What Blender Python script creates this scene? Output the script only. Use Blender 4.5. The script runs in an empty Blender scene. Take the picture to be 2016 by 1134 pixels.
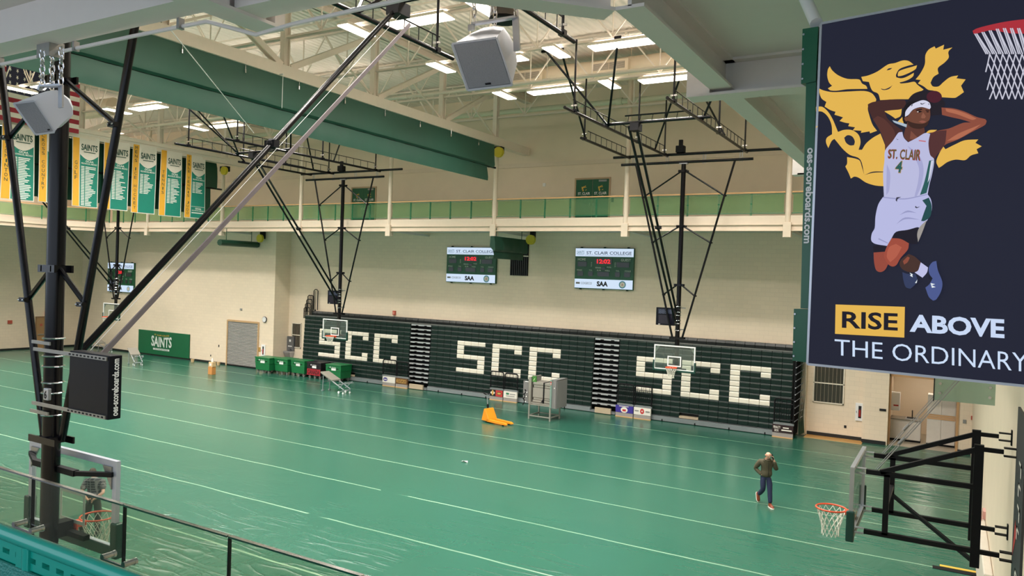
import bpy, bmesh, math, random
import numpy as np
from mathutils import Vector, Matrix
random.seed(7)
SC = bpy.context.scene
COL = SC.collection
# ------------------------------------------------------------------ camera
W_, H_ = 2016, 1134
_vu = np.array([-1547 - 1008, 458 - 567.0]); _vv = np.array([1875 - 1008, 575 - 567.0])
FPX = float(np.sqrt(-(_vu @ _vv)))
_X = -np.array([_vu[0], _vu[1], FPX]); _X /= np.linalg.norm(_X)
_Y = np.array([_vv[0], _vv[1], FPX]); _Y /= np.linalg.norm(_Y)
ROT = np.stack([_X, _Y, np.cross(_X, _Y)])
EYE = np.array([0, 0, 6.7])
cd = bpy.data.cameras.new('camera'); cam = bpy.data.objects.new('camera', cd); COL.objects.link(cam)
cd.sensor_width = 36; cd.lens = FPX / W_ * 36; cd.clip_start = 0.05; cd.clip_end = 300
m = Matrix.Identity(4)
for r in range(3):
    m[r][0] = ROT[r][0]; m[r][1] = -ROT[r][1]; m[r][2] = -ROT[r][2]; m[r][3] = EYE[r]
cam.matrix_world = m
SC.camera = cam
# ------------------------------------------------------------------ world, exposure
SC.view_settings.view_transform = 'Standard'; SC.view_settings.look = 'None'
SC.view_settings.exposure = 0.0; SC.view_settings.gamma = 1.0
SC.view_settings.use_curve_mapping = False
wd = bpy.data.worlds.new('world'); SC.world = wd; wd.use_nodes = True
wd.node_tree.nodes['Background'].inputs[0].default_value = (0.75, 0.85, 1.0, 1)   # daylight of the lobby behind the balcony
wd.node_tree.nodes['Background'].inputs[1].default_value = 1.8
LAMP = 7.0         # radiance of the ceiling strip lights
LAMP_W = 200.0      # watts sent down per square metre of lens
LAMP_UP = 26.0     # the slots that light the roof deck
# ------------------------------------------------------------------ helpers
def at(px, py, x=None, y=None, z=None, d=None):
    """the point that stands behind a picture point on a known plane (or at a known depth)"""
    c = np.array([px - 1008, py - 567, FPX]); v = ROT @ c
    if x is not None: t = (x - EYE[0]) / v[0]
    elif y is not None: t = (y - EYE[1]) / v[1]
    elif z is not None: t = (z - EYE[2]) / v[2]
    else: t = d / FPX
    return Vector(EYE + t * v)
def lin(h):
    h = h.lstrip('#'); c = [int(h[i:i + 2], 16) / 255 for i in (0, 2, 4)]
    return tuple((x / 12.92 if x <= 0.04045 else ((x + 0.055) / 1.055) ** 2.4) for x in c)
_M = {}
def mat(name, hexc='#808080', rough=0.55, metal=0.0, var=0.06, scale=6.0, bump=0.0, spec=0.5, coords='Object'):
    if name in _M: return _M[name]
    M = bpy.data.materials.new(name); M.use_nodes = True; N = M.node_tree.nodes; L = M.node_tree.links
    b = N['Principled BSDF']; b.inputs['Roughness'].default_value = rough; b.inputs['Metallic'].default_value = metal
    b.inputs['Specular IOR Level'].default_value = spec
    c = lin(hexc)
    tc = N.new('ShaderNodeTexCoord'); nz = N.new('ShaderNodeTexNoise'); nz.inputs['Scale'].default_value = scale
    nz.inputs['Detail'].default_value = 3
    L.new(tc.outputs[coords], nz.inputs['Vector'])
    mx = N.new('ShaderNodeMix'); mx.data_type = 'RGBA'
    mx.inputs[6].default_value = tuple(x * (1 - var) for x in c) + (1,)
    mx.inputs[7].default_value = tuple(min(1, x * (1 + var)) for x in c) + (1,)
    L.new(nz.outputs['Fac'], mx.inputs[0]); L.new(mx.outputs[2], b.inputs['Base Color'])
    if bump:
        bp = N.new('ShaderNodeBump'); bp.inputs['Strength'].default_value = bump; bp.inputs['Distance'].default_value = 0.02
        L.new(nz.outputs['Fac'], bp.inputs['Height']); L.new(bp.outputs['Normal'], b.inputs['Normal'])
    _M[name] = M
    return M
def emit(name, hexc, s=1.0):
    if name in _M: return _M[name]
    M = bpy.data.materials.new(name); M.use_nodes = True; N = M.node_tree.nodes; L = M.node_tree.links
    b = N['Principled BSDF']; c = lin(hexc)
    b.inputs['Base Color'].default_value = tuple(x * 0.08 for x in c) + (1,)
    b.inputs['Roughness'].default_value = 0.5; b.inputs['Specular IOR Level'].default_value = 0.12
    b.inputs['Emission Color'].default_value = c + (1,); b.inputs['Emission Strength'].default_value = s
    _M[name] = M
    return M
def glassm(name, hexc, clear=0.85, rough=0.03, tint='#ffffff'):
    """clear sheet: lets most light straight through, mirrors a little of the room, keeps a faint body colour"""
    if name in _M: return _M[name]
    M = bpy.data.materials.new(name); M.use_nodes = True; N = M.node_tree.nodes; L = M.node_tree.links
    N.remove(N['Principled BSDF']); out = N['Material Output']
    tr = N.new('ShaderNodeBsdfTransparent'); tr.inputs[0].default_value = lin(tint) + (1,)
    df = N.new('ShaderNodeBsdfDiffuse'); df.inputs[0].default_value = lin(hexc) + (1,)
    gl = N.new('ShaderNodeBsdfGlossy'); gl.inputs['Roughness'].default_value = rough
    m1 = N.new('ShaderNodeMixShader'); m1.inputs[0].default_value = 1 - clear
    L.new(tr.outputs[0], m1.inputs[1]); L.new(df.outputs[0], m1.inputs[2])
    lw = N.new('ShaderNodeLayerWeight'); pw = N.new('ShaderNodeMath'); pw.operation = 'POWER'; pw.inputs[1].default_value = 5
    L.new(lw.outputs['Facing'], pw.inputs[0]); fr = N.new('ShaderNodeMath'); fr.operation = 'MULTIPLY_ADD'; fr.inputs[1].default_value = .8; fr.inputs[2].default_value = .03
    L.new(pw.outputs[0], fr.inputs[0]); m2 = N.new('ShaderNodeMixShader'); L.new(fr.outputs[0], m2.inputs[0])
    L.new(m1.outputs[0], m2.inputs[1]); L.new(gl.outputs[0], m2.inputs[2]); L.new(m2.outputs[0], out.inputs[0])
    _M[name] = M
    return M
def wloc(o):
    v = Vector((0, 0, 0))
    while o is not None: v = v + o.location; o = o.parent
    return v
class MB:
    def __init__(s, T=None): s.v = []; s.f = []; s.mi = []; s.T = T
    def add(s, vs, fs, mi=0):
        n = len(s.v)
        s.v += [tuple(s.T(Vector(p))) if s.T else tuple(p) for p in vs]
        s.f += [[n + i for i in f] for f in fs]; s.mi += [mi] * len(fs)
        return s
    def bx(s, x0, x1, y0, y1, z0, z1, mi=0):
        return s.add([(x0, y0, z0), (x1, y0, z0), (x1, y1, z0), (x0, y1, z0), (x0, y0, z1), (x1, y0, z1), (x1, y1, z1), (x0, y1, z1)],
                     [(0, 3, 2, 1), (4, 5, 6, 7), (0, 1, 5, 4), (1, 2, 6, 5), (2, 3, 7, 6), (3, 0, 4, 7)], mi)
    def frame3(s, p, q, up=(0, 0, 1)):
        p = Vector(p); q = Vector(q); a = (q - p).normalized(); u = Vector(up)
        if abs(a.dot(u)) > 0.98: u = Vector((0, 1, 0)) if abs(a.y) < 0.9 else Vector((1, 0, 0))
        b = a.cross(u).normalized(); c = b.cross(a).normalized()
        return p, q, b, c
    def bar(s, p, q, w, h=None, mi=0, up=(0, 0, 1)):
        h = w if h is None else h; p, q, b, c = s.frame3(p, q, up); vs = []
        for e in (p, q):
            for i, j in ((-1, -1), (1, -1), (1, 1), (-1, 1)): vs.append(e + b * (i * w / 2) + c * (j * h / 2))
        return s.add(vs, [(3, 2, 1, 0), (4, 5, 6, 7), (0, 1, 5, 4), (1, 2, 6, 5), (2, 3, 7, 6), (3, 0, 4, 7)], mi)
    def tube(s, p, q, r, n=8, mi=0, r2=None):
        r2 = r if r2 is None else r2; p, q, b, c = s.frame3(p, q); vs = []
        for e, rr in ((p, r), (q, r2)):
            for k in range(n): a = 2 * math.pi * k / n; vs.append(e + b * (rr * math.cos(a)) + c * (rr * math.sin(a)))
        fs = [(k, (k + 1) % n, n + (k + 1) % n, n + k) for k in range(n)] + [tuple(range(n - 1, -1, -1)), tuple(range(n, 2 * n))]
        return s.add(vs, fs, mi)
    def path(s, pts, r, n=6, mi=0, closed=False):
        pts = [Vector(p) for p in pts]; N = len(pts); vs = []
        for i, p in enumerate(pts):
            a = (pts[(i + 1) % N] if closed or i < N - 1 else p) - (pts[i - 1] if closed or i > 0 else p)
            a.normalize(); u = Vector((0, 0, 1))
            if abs(a.z) > 0.95: u = Vector((0, 1, 0))
            b = a.cross(u).normalized(); c = b.cross(a)
            rr = r[i] if isinstance(r, (list, tuple)) else r
            for k in range(n): t = 2 * math.pi * k / n; vs.append(p + b * (rr * math.cos(t)) + c * (rr * math.sin(t)))
        fs = []
        for i in range(N if closed else N - 1):
            j = (i + 1) % N
            for k in range(n): fs.append((i * n + k, i * n + (k + 1) % n, j * n + (k + 1) % n, j * n + k))
        if not closed: fs += [tuple(range(n - 1, -1, -1)), tuple((N - 1) * n + k for k in range(n))]
        return s.add(vs, fs, mi)
    def poly(s, pts, mi=0): return s.add(pts, [tuple(range(len(pts)))], mi)
    def prism(s, pts, vec, mi=0):
        pts = [Vector(p) for p in pts]; n = len(pts); vec = Vector(vec)
        return s.add(pts + [p + vec for p in pts], [tuple(range(n - 1, -1, -1)), tuple(range(n, 2 * n))] +
                     [(k, (k + 1) % n, n + (k + 1) % n, n + k) for k in range(n)], mi)
    def loft(s, rings, mi=0, cap=True):
        n = len(rings[0]); vs = [p for r in rings for p in r]; fs = []
        for i in range(len(rings) - 1):
            for k in range(n): fs.append((i * n + k, i * n + (k + 1) % n, (i + 1) * n + (k + 1) % n, (i + 1) * n + k))
        if cap: fs += [tuple(range(n - 1, -1, -1)), tuple((len(rings) - 1) * n + k for k in range(n))]
        return s.add(vs, fs, mi)
    def lathe(s, prof, c=(0, 0, 0), n=16, mi=0):
        c = Vector(c)
        return s.loft([[c + Vector((r * math.cos(2 * math.pi * k / n), r * math.sin(2 * math.pi * k / n), z)) for k in range(n)] for r, z in prof], mi)
    def disc(s, c, axis, r, t, n=16, mi=0):
        c = Vector(c); a = Vector(axis).normalized()
        return s.tube(c - a * t / 2, c + a * t / 2, r, n, mi)
    def ball(s, c, r, n=10, mi=0):
        rx, ry, rz = r if isinstance(r, (tuple, list)) else (r, r, r); c = Vector(c); rings = []
        for i in range(1, n // 2 + 2):
            t = math.pi * i / (n // 2 + 2)
            rings.append([c + Vector((rx * math.sin(t) * math.cos(2 * math.pi * k / n), ry * math.sin(t) * math.sin(2 * math.pi * k / n), rz * math.cos(t))) for k in range(n)])
        return s.loft(rings, mi)
    def build(s, name, mats, parent=None, smooth=False, bevel=0.0):
        off = wloc(parent); me = bpy.data.meshes.new(name)
        me.from_pydata([(a - off.x, b - off.y, c - off.z) for a, b, c in s.v], [], s.f)
        if not isinstance(mats, (list, tuple)): mats = [mats]
        for M in mats: me.materials.append(M)
        if len(mats) > 1: me.polygons.foreach_set('material_index', s.mi)
        bm = bmesh.new(); bm.from_mesh(me); bmesh.ops.recalc_face_normals(bm, faces=bm.faces); bm.to_mesh(me); bm.free()
        if smooth: me.shade_smooth(); me.set_sharp_from_angle(angle=math.radians(42))
        me.update()
        o = bpy.data.objects.new(name, me); COL.objects.link(o)
        if parent is not None: o.parent = parent
        if bevel:
            b = o.modifiers.new('bevel', 'BEVEL'); b.width = bevel; b.segments = 2; b.limit_method = 'ANGLE'
        return o
def tag(o, label, cat, group=None):
    o['label'] = label; o['category'] = cat
    if group: o['group'] = group
    return o
def thing(name, label, cat, loc=(0, 0, 0), group=None):
    o = bpy.data.objects.new(name, None); o.empty_display_size = 0.2; COL.objects.link(o); o.location = loc
    return tag(o, label, cat, group)
def struct(o): o['kind'] = 'structure'; return o
def dup(root, loc, label=None, group=None):
    r = root.copy(); COL.objects.link(r); r.location = loc
    if label: r['label'] = label
    if group: r['group'] = group
    for ch in list(root.children):
        c = ch.copy(); COL.objects.link(c); c.parent = r
        for g in list(ch.children):
            d = g.copy(); COL.objects.link(d); d.parent = c
    return r
def smooth(pl, n=4):
    """round the gentle corners of a traced outline, keep the sharp tips"""
    P = [Vector((x, y)) for x, y in pl]; N = len(P); tg = []
    for i in range(N):
        a, b = P[i] - P[i - 1], P[(i + 1) % N] - P[i]
        tg.append((P[(i + 1) % N] - P[i - 1]) / 2 if a.length > 0 and b.length > 0 and a.angle(b) < 1.0 else None)
    out = []
    for i in range(N):
        p, q = P[i], P[(i + 1) % N]; L = (q - p).length
        t0 = tg[i] if tg[i] is not None else (q - p); t1 = tg[(i + 1) % N] if tg[(i + 1) % N] is not None else (q - p)
        t0 = t0 * min(1, 1.1 * L / max(t0.length, 1e-6)); t1 = t1 * min(1, 1.1 * L / max(t1.length, 1e-6))
        for k in range(n):
            u = k / n; v = p * (2 * u ** 3 - 3 * u * u + 1) + t0 * (u ** 3 - 2 * u * u + u) + q * (-2 * u ** 3 + 3 * u * u) + t1 * (u ** 3 - u * u); out.append((v.x, v.y))
    return out
_TX = {}
def glyphs(s, bold=0.0):
    """outline of a word as flat faces, fitted to the unit square"""
    k = (s, bold)
    if k not in _TX:
        c = bpy.data.curves.new('word', 'FONT'); c.body = s; c.offset = bold; c.resolution_u = 3
        o = bpy.data.objects.new('word', c); COL.objects.link(o)
        dg = bpy.context.evaluated_depsgraph_get(); me = bpy.data.meshes.new_from_object(o.evaluated_get(dg))
        v = np.array([tuple(p.co)[:2] for p in me.vertices]); f = [tuple(p.vertices) for p in me.polygons]
        lo, hi = v.min(0), v.max(0); asp = (hi[0] - lo[0]) / (hi[1] - lo[1])
        _TX[k] = ((v - lo) / (hi - lo), f, asp)
        bpy.data.objects.remove(o); bpy.data.curves.remove(c); bpy.data.meshes.remove(me)
    return _TX[k]
def word(mb, s, fn, u0, u1, v0, v1, mi=0, bold=0.0):
    uv, f, a = glyphs(s, bold)
    mb.add([fn(u0 + p[0] * (u1 - u0), v0 + p[1] * (v1 - v0)) for p in uv], f, mi)
def rect(mb, fn, u0, u1, v0, v1, mi=0): mb.poly([fn(u0, v0), fn(u1, v0), fn(u1, v1), fn(u0, v1)], mi)
def plane_fn(o, ux, vy):
    o = Vector(o); ux = Vector(ux); vy = Vector(vy)
    return lambda u, v: o + ux * u + vy * v
for _s, _b in (('RISE', .02), ('ABOVE', .03), ('SAINTS', .02), ('oes-scoreboards.com', .03)): glyphs(_s, _b)
# ------------------------------------------------------------------ materials
CREAM = mat('cream_painted_block', '#e2d3bd', .7, var=.05, scale=1.5)
def block_wall():
    M = bpy.data.materials.new('painted_block_wall'); M.use_nodes = True; N = M.node_tree.nodes; L = M.node_tree.links
    b = N['Principled BSDF']; b.inputs['Roughness'].default_value = .6
    tc = N.new('ShaderNodeTexCoord'); sp = N.new('ShaderNodeSeparateXYZ'); L.new(tc.outputs['Object'], sp.inputs[0])
    ad = N.new('ShaderNodeMath'); ad.operation = 'ADD'; L.new(sp.outputs[0], ad.inputs[0]); L.new(sp.outputs[1], ad.inputs[1])
    cb = N.new('ShaderNodeCombineXYZ'); L.new(ad.outputs[0], cb.inputs[0]); L.new(sp.outputs[2], cb.inputs[1])
    br = N.new('ShaderNodeTexBrick'); L.new(cb.outputs[0], br.inputs['Vector'])
    br.inputs['Scale'].default_value = 1.0; br.inputs['Brick Width'].default_value = .4; br.inputs['Row Height'].default_value = .2
    br.inputs['Mortar Size'].default_value = .006; br.inputs['Mortar Smooth'].default_value = .3
    c = lin('#e9d8c1')
    br.inputs['Color1'].default_value = c + (1,); br.inputs['Color2'].default_value = tuple(x * .96 for x in c) + (1,)
    br.inputs['Mortar'].default_value = tuple(x * .86 for x in c) + (1,)
    L.new(br.outputs['Color'], b.inputs['Base Color'])
    bp = N.new('ShaderNodeBump'); bp.inputs['Strength'].default_value = .25; bp.inputs['Distance'].default_value = .01; bp.invert = True
    L.new(br.outputs['Fac'], bp.inputs['Height']); L.new(bp.outputs[0], b.inputs['Normal'])
    return M
BLOCK = block_wall()
def floor_mat():
    M = bpy.data.materials.new('green_vinyl_floor_cover'); M.use_nodes = True; N = M.node_tree.nodes; L = M.node_tree.links
    b = N['Principled BSDF']
    tc = N.new('ShaderNodeTexCoord'); sp = N.new('ShaderNodeSeparateXYZ'); L.new(tc.outputs['Object'], sp.inputs[0])
    def mth(op, a, bb=None, c=None):
        n = N.new('ShaderNodeMath'); n.operation = op
        for i, x in enumerate((a, bb, c)):
            if x is None: continue
            if isinstance(x, (int, float)): n.inputs[i].default_value = x
            else: L.new(x, n.inputs[i])
        return n.outputs[0]
    def noise(vec, sc, det=3, dist=0.0):
        n = N.new('ShaderNodeTexNoise'); n.inputs['Scale'].default_value = sc; n.inputs['Detail'].default_value = det
        n.inputs['Distortion'].default_value = dist; L.new(vec, n.inputs['Vector']); return n.outputs['Fac']
    def mapped(sx, sy, rz=0):
        n = N.new('ShaderNodeMapping'); n.inputs['Scale'].default_value = (sx, sy, 1); n.inputs['Rotation'].default_value = (0, 0, rz)
        L.new(tc.outputs['Object'], n.inputs['Vector']); return n.outputs[0]
    wob = mth('MULTIPLY', mth('SUBTRACT', noise(mapped(.35, .02), 1.0, 2), .5), .16)
    y = mth('ADD', sp.outputs[1], wob)
    ph = mth('ABSOLUTE', mth('SUBTRACT', mth('FRACT', mth('DIVIDE', mth('SUBTRACT', y, 12.27), 2.935)), .5))
    seam = mth('GREATER_THAN', ph, .5 - .011)
    fade = mth('MULTIPLY', seam, mth('GREATER_THAN', noise(mapped(.25, .5), 1.0, 2), .34))
    big = noise(mapped(1, 1), .22, 3)
    mx = N.new('ShaderNodeMix'); mx.data_type = 'RGBA'
    mx.inputs[6].default_value = lin('#245646') + (1,); mx.inputs[7].default_value = lin('#2a6151') + (1,); L.new(big, mx.inputs[0])
    m2 = N.new('ShaderNodeMix'); m2.data_type = 'RGBA'; L.new(mth('MULTIPLY', fade, mth('MULTIPLY_ADD', noise(mapped(.4, 1.5), .7, 2), .9, .1)), m2.inputs[0]); L.new(mx.outputs[2], m2.inputs[6])
    m2.inputs[7].default_value = lin('#94b79c') + (1,)
    L.new(m2.outputs[2], b.inputs['Base Color'])
    b.inputs['Roughness'].default_value = .26; b.inputs['Specular IOR Level'].default_value = .5
    # creases: long soft folds, strongest near the balcony and in the corner by the wall hoop
    f1 = noise(mapped(.3, 1.5, .3), 1.5, 2, .5)
    f2 = noise(mapped(1.4, .5, -.5), 1.3, 3, 1.2)
    rid = mth('POWER', mth('SUBTRACT', 1.0, mth('MULTIPLY', mth('ABSOLUTE', mth('SUBTRACT', f1, .5)), 5.0)), 5.0)
    near = mth('MAXIMUM', mth('MULTIPLY', mth('SUBTRACT', 17.5, sp.outputs[1]), .16), mth('MULTIPLY', mth('ADD', sp.outputs[0], 6.0), .22))
    near = mth('MINIMUM', mth('MAXIMUM', near, .06), 1.0)
    patch = mth('MULTIPLY', mth('MAXIMUM', mth('SUBTRACT', noise(mapped(1, 1), .55, 2), .42), 0.0), 4.0)
    h = mth('MULTIPLY', mth('MULTIPLY', mth('MULTIPLY', mth('MAXIMUM', rid, 0.0), near), mth('MINIMUM', patch, 1.0)), .055)
    h = mth('ADD', h, mth('MULTIPLY', mth('MULTIPLY', f2, near), .03))
    h = mth('ADD', h, mth('MULTIPLY', fade, .004))
    h = mth('ADD', h, mth('MULTIPLY', noise(mapped(.7, 1.0), .9, 3), .02))
    bp = N.new('ShaderNodeBump'); bp.inputs['Strength'].default_value = .55; bp.inputs['Distance'].default_value = 1.0
    L.new(h, bp.inputs['Height']); L.new(bp.outputs[0], b.inputs['Normal'])
    return M
def deck_mat():
    M = bpy.data.materials.new('ribbed_steel_deck'); M.use_nodes = True; N = M.node_tree.nodes; L = M.node_tree.links
    b = N['Principled BSDF']; b.inputs['Roughness'].default_value = .55; b.inputs['Base Color'].default_value = lin('#e8ddd2') + (1,)
    tc = N.new('ShaderNodeTexCoord'); wv = N.new('ShaderNodeTexWave'); wv.bands_direction = 'X'; wv.inputs['Scale'].default_value = 1.05
    L.new(tc.outputs['Object'], wv.inputs['Vector'])
    bp = N.new('ShaderNodeBump'); bp.inputs['Strength'].default_value = .8; bp.inputs['Distance'].default_value = .06
    L.new(wv.outputs['Fac'], bp.inputs['Height']); L.new(bp.outputs[0], b.inputs['Normal'])
    return M
STEEL = mat('cream_painted_steel', '#e4d9cb', .5, var=.04)
TRACKW = mat('white_painted_steel', '#dccdb9', .5, var=.04)
SOFFIT = mat('grey_painted_soffit', '#d6d0cb', .6, var=.03)
BLACK = mat('black_painted_steel', '#07070c', .24, var=.1, spec=.3)
BLACKM = mat('matt_black', '#0d0d11', .6, var=.1, spec=.25)
CHROME = mat('chrome', '#d8d8dc', .15, 1.0, var=.02)
ALU = mat('brushed_aluminium', '#b9bcc4', .35, .8, var=.05)
GALV = mat('galvanised_steel', '#9a9a98', .4, .7, var=.1)
WHITE = mat('white_paint', '#e8e8e8', .45, var=.02)
GRNPAD = mat('dark_green_pad', '#0f3d34', .45, var=.06)
CURT = mat('green_vinyl_curtain', '#2e5c4e', .55, var=.06, scale=2, bump=.25)
CURTD = mat('dark_green_curtain', '#10402f', .5, var=.08, scale=2, bump=.25)
ORANGE = mat('orange_rim_paint', '#e2502a', .4, var=.04)
NETM = mat('white_net_cord', '#e6e2d6', .8, var=.04)
BOARDG = glassm('backboard_glass', '#a8b8b4', .93, .02, '#f2f8f5')
GUARDG = glassm('green_guard_glass', '#8fb890', .80, .03, '#dcecd6')
NEARG = glassm('balcony_glass', '#a8a890', .955, .02, '#f4f4ec')
WOOD = mat('pale_oak', '#d3a672', .5, var=.12, scale=3)
# ------------------------------------------------------------------ the setting
XL, XR, YU, YL, YB, YR = -60.2, 0.9, 35.5, 35.0, 36.3, 36.6
ZT, ZD = 9.35, 16.5      # underside of the running track, roof deck
struct(MB().bx(XL, 6, -1, 41, -.2, 0).build('floor', floor_mat()))
struct(MB().bx(-5.5, -3.15, 35.75, 36.6, 0, .012).build('floor_strip', mat('varnished_maple_floor', '#c99a5a', .25, var=.12, scale=4)))
struct(MB().bx(XL - .3, XL, -1, 36, 0, ZD).build('wall_left', BLOCK))
w = MB(); w.bx(XL, -38.35, YL, YL + .3, 0, 9.3); w.bx(-38.65, -38.35, YL + .3, YB + .2, 0, 9.3)
struct(w.build('wall_far_pier', BLOCK))
struct(MB().bx(-38.35, -5.6, YB, YB + .3, 0, 9.3).build('wall_far', BLOCK))
w = MB(); w.bx(-5.64, -5.552, YB - .02, YR + .8, 0, 9.4); w.bx(-5.55, -2.2, YR, YR + .8, 0, 9.4); w.bx(.38, 1.2, YR, YR + .8, 0, 9.4); w.bx(-2.2, .38, YR, YR + .8, 3.0, 9.4)
w.bx(-3.2, -2.2, 36.3, YR, 0, 9.2)
struct(w.build('wall_far_corner', BLOCK))
struct(MB().bx(XL, XR + .3, YU, YU + .3, 9.3, ZD).build('wall_upper', CREAM))
struct(MB().bx(XR, XR + .3, 1.75, 37.5, 0, ZD).build('wall_right', CREAM))
w = MB(); w.bx(XL, XR, 1.0, 1.3, 0, 4.75); w.bx(XL, XR + 6, -1.3, -1, ZT, ZD)
struct(w.build('wall_near', CREAM))
struct(MB().bx(XL, XR + 6, -6, 1.69, 4.75, 5.0).build('floor_balcony', mat('grey_carpet', '#6a6a68', .9)))
struct(MB().bx(XL - .3, XR + 6, -1.3, 37.6, ZD, ZD + .2).build('ceiling', deck_mat()))
BASE = mat('black_rubber_base', '#1c1d1e', .5)
struct(MB().bx(XL, XL + .03, 1.3, YL, 0, .14).build('baseboard_left', BASE))
w = MB(); w.bx(XL, -42.95, YL - .03, YL, 0, .14); w.bx(-39.7, -38.35, YL - .03, YL, 0, .14); w.bx(-38.35, -38.32, YL, YB, 0, .14); w.bx(-38.3, -37, YB - .03, YB, 0, .14)
struct(w.build('baseboard_far', BASE))
w = MB(); w.bx(-5.5, -3.2, YR - .03, YR, 0, .16); w.bx(-3.2, -2.25, 36.27, 36.3, 0, .16); w.bx(.42, .9, YR - .03, YR, 0, .16)
struct(w.build('baseboard_corner', BASE))
struct(MB().bx(-50, XR, YU - .06, YU, 12.62, 12.84).build('trim_1', TRACKW))
# running track: slabs, edge beams, cross beams
def slab(name, poly, z0, z1, M): return struct(MB().prism([(x, y, z0) for x, y in poly], (0, 0, z1 - z0)).build(name, M))
slab('ceiling_track_near', [(XL, -1), (6, -1), (6, 9.5), (XR, 9.5), (XR, 37), (-2.57, 37), (-2.57, 6.0), (-3.72, 4.85), (-5.72, 4.85), (-5.72, 4.5), (XL, 4.5)], ZT, 9.62, SOFFIT)
slab('ceiling_track_far', [(-54.7, 30.2), (-52.9, 32.7), (-2.57, 32.7), (-2.57, YB + .2), (XL, YB + .2), (XL, 4.5), (-54.7, 4.5)], 9.15, 9.6, SOFFIT)
def ibeam(mb, p, q, z0, z1, w=.26):
    p = Vector(p); q = Vector(q)
    for z in (z0 + .015, z1 - .015): mb.bar((p.x, p.y, z), (q.x, q.y, z), w, .03)
    mb.bar((p.x, p.y, (z0 + z1) / 2), (q.x, q.y, (z0 + z1) / 2), .035, z1 - z0 - .04)
w = MB(); w.bx(XL, -5.6, 4.2, 4.5, 9.0, ZT); struct(w.build('trim_2', SOFFIT)); struct(MB().bx(-5.6, -3.75, 4.55, 4.85, 9.0, ZT).build('trim_31', SOFFIT))
w = MB(); ibeam(w, (-3.8, 4.95), (-2.66, 6.09), 9.0, ZT); ibeam(w, (-2.44, 6.0), (-2.44, 37), 9.0, ZT); struct(w.build('trim_3', SOFFIT))
for i, y in enumerate((9.05, 16, 23, 30)):
    w = MB(); ibeam(w, (-2.75, y), (XR, y), 8.93, ZT, .3); w.bx(-2.85, -2.57, y - .15, y + .15, 8.93, 9.5)
    struct(w.build('trim_%d' % (4 + i), SOFFIT))
w = MB(); ibeam(w, (-5.72, 0), (-5.72, 5.1), 8.97, ZT, .3); w.bx(-5.86, -5.58, 5.0, 5.12, 8.97, 9.4); struct(w.build('trim_8', SOFFIT))
w = MB()
for a, b in (((-52.9, 32.7), (-2.57, 32.7)), ((-54.7, 30.2), (-52.9, 32.7)), ((-54.7, 4.5), (-54.7, 30.2))):
    for z, h, o in ((9.45, .36, .10), (9.13, .22, .06)): w.bar((*a, z), (*b, z), o, h)
    w.bar((*a, 9.25), (*b, 9.25), .2, .03); w.bar((*a, 9.0), (*b, 9.0), .24, .03)
struct(w.build('trim_9', TRACKW))
for i, x in enumerate((-53.0, -48.5, -40.8, -33.8, -27.0, -20.2, -13.1, -5.97)):   # brackets under the far track
    w = MB(); w.bar((x, 32.8, 9.05), (x, YB, 8.98), .18, .12); struct(w.build('trim_%d' % (10 + i), SOFFIT))
# columns along the edge of the far track
ords = ['first', 'second', 'third', 'fourth', 'fifth', 'sixth', 'seventh', 'eighth', 'ninth', 'tenth']
CX = (-5.97, -13.1, -20.2, -27.0, -33.8, -40.8, -48.5)
for i, x in enumerate(CX):
    t = thing('steel_column', 'cream round steel column on the far track edge, %s from the video board side' % ords[i], 'column', (x, 32.7, 8.72), 'round columns on the far track edge')
    MB().tube((x, 32.68, 9.3), (x, 32.68, 13.2 if i in (2, 5) else 16.2), .115, 14).build('shaft', TRACKW, t, True)
    MB().bx(x - .16, x + .16, 32.52, 32.84, 8.72, 9.34).build('bracket_box', TRACKW, t, bevel=.01)
# guard railing with glass panels between the columns
GRNST = mat('green_painted_steel', '#2c7a55', .4)
xs = [-54.3 + .02] + list(reversed(CX)) + [-2.6]
for i in range(len(xs) - 1):
    a, b = xs[i] + .13, xs[i + 1] - .13
    if i == 0: a = -52.7
    n = max(2, round((b - a) / 1.3)); k = len(xs) - 1 - i
    t = thing('guard_railing', 'green glass guard railing on the far track, %s bay from the video board' % ords[k - 1], 'railing', ((a + b) / 2, 32.7, 9.62), 'glass railings along the far track')
    MB().bar((a, 32.66, 10.6), (b, 32.66, 10.6), .06, .05).build('handrail', WOOD, t)
    g = MB(); g.bar((a, 32.7, 10.53), (b, 32.7, 10.53), .035, .03); g.bar((a, 32.7, 9.73), (b, 32.7, 9.73), .035, .03)
    g.build('rail', GRNST, t)
    st = (b - a) / n
    for j in range(n):
        x0 = a + st * j
        if j: 
            p = MB(); p.bx(x0 - .035, x0 - .012, 32.68, 32.72, 9.6, 10.56); p.bx(x0 + .012, x0 + .035, 32.68, 32.72, 9.6, 10.56); p.bx(x0 - .04, x0 + .04, 32.67, 32.73, 10.1, 10.15)
            p.build('post', GRNST, t)
        MB().bx(x0 + .05, x0 + st - .05, 32.695, 32.705, 9.76, 10.5).build('glass_panel', GUARDG, t)
t = thing('guard_railing', 'green framed glass guard railing round the cut corner and along the left side track', 'railing', (-54, 31, 9.62), 'glass railings along the far track')
pts = [(-52.95, 32.65), (-54.65, 30.2), (-54.65, 22)]
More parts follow.
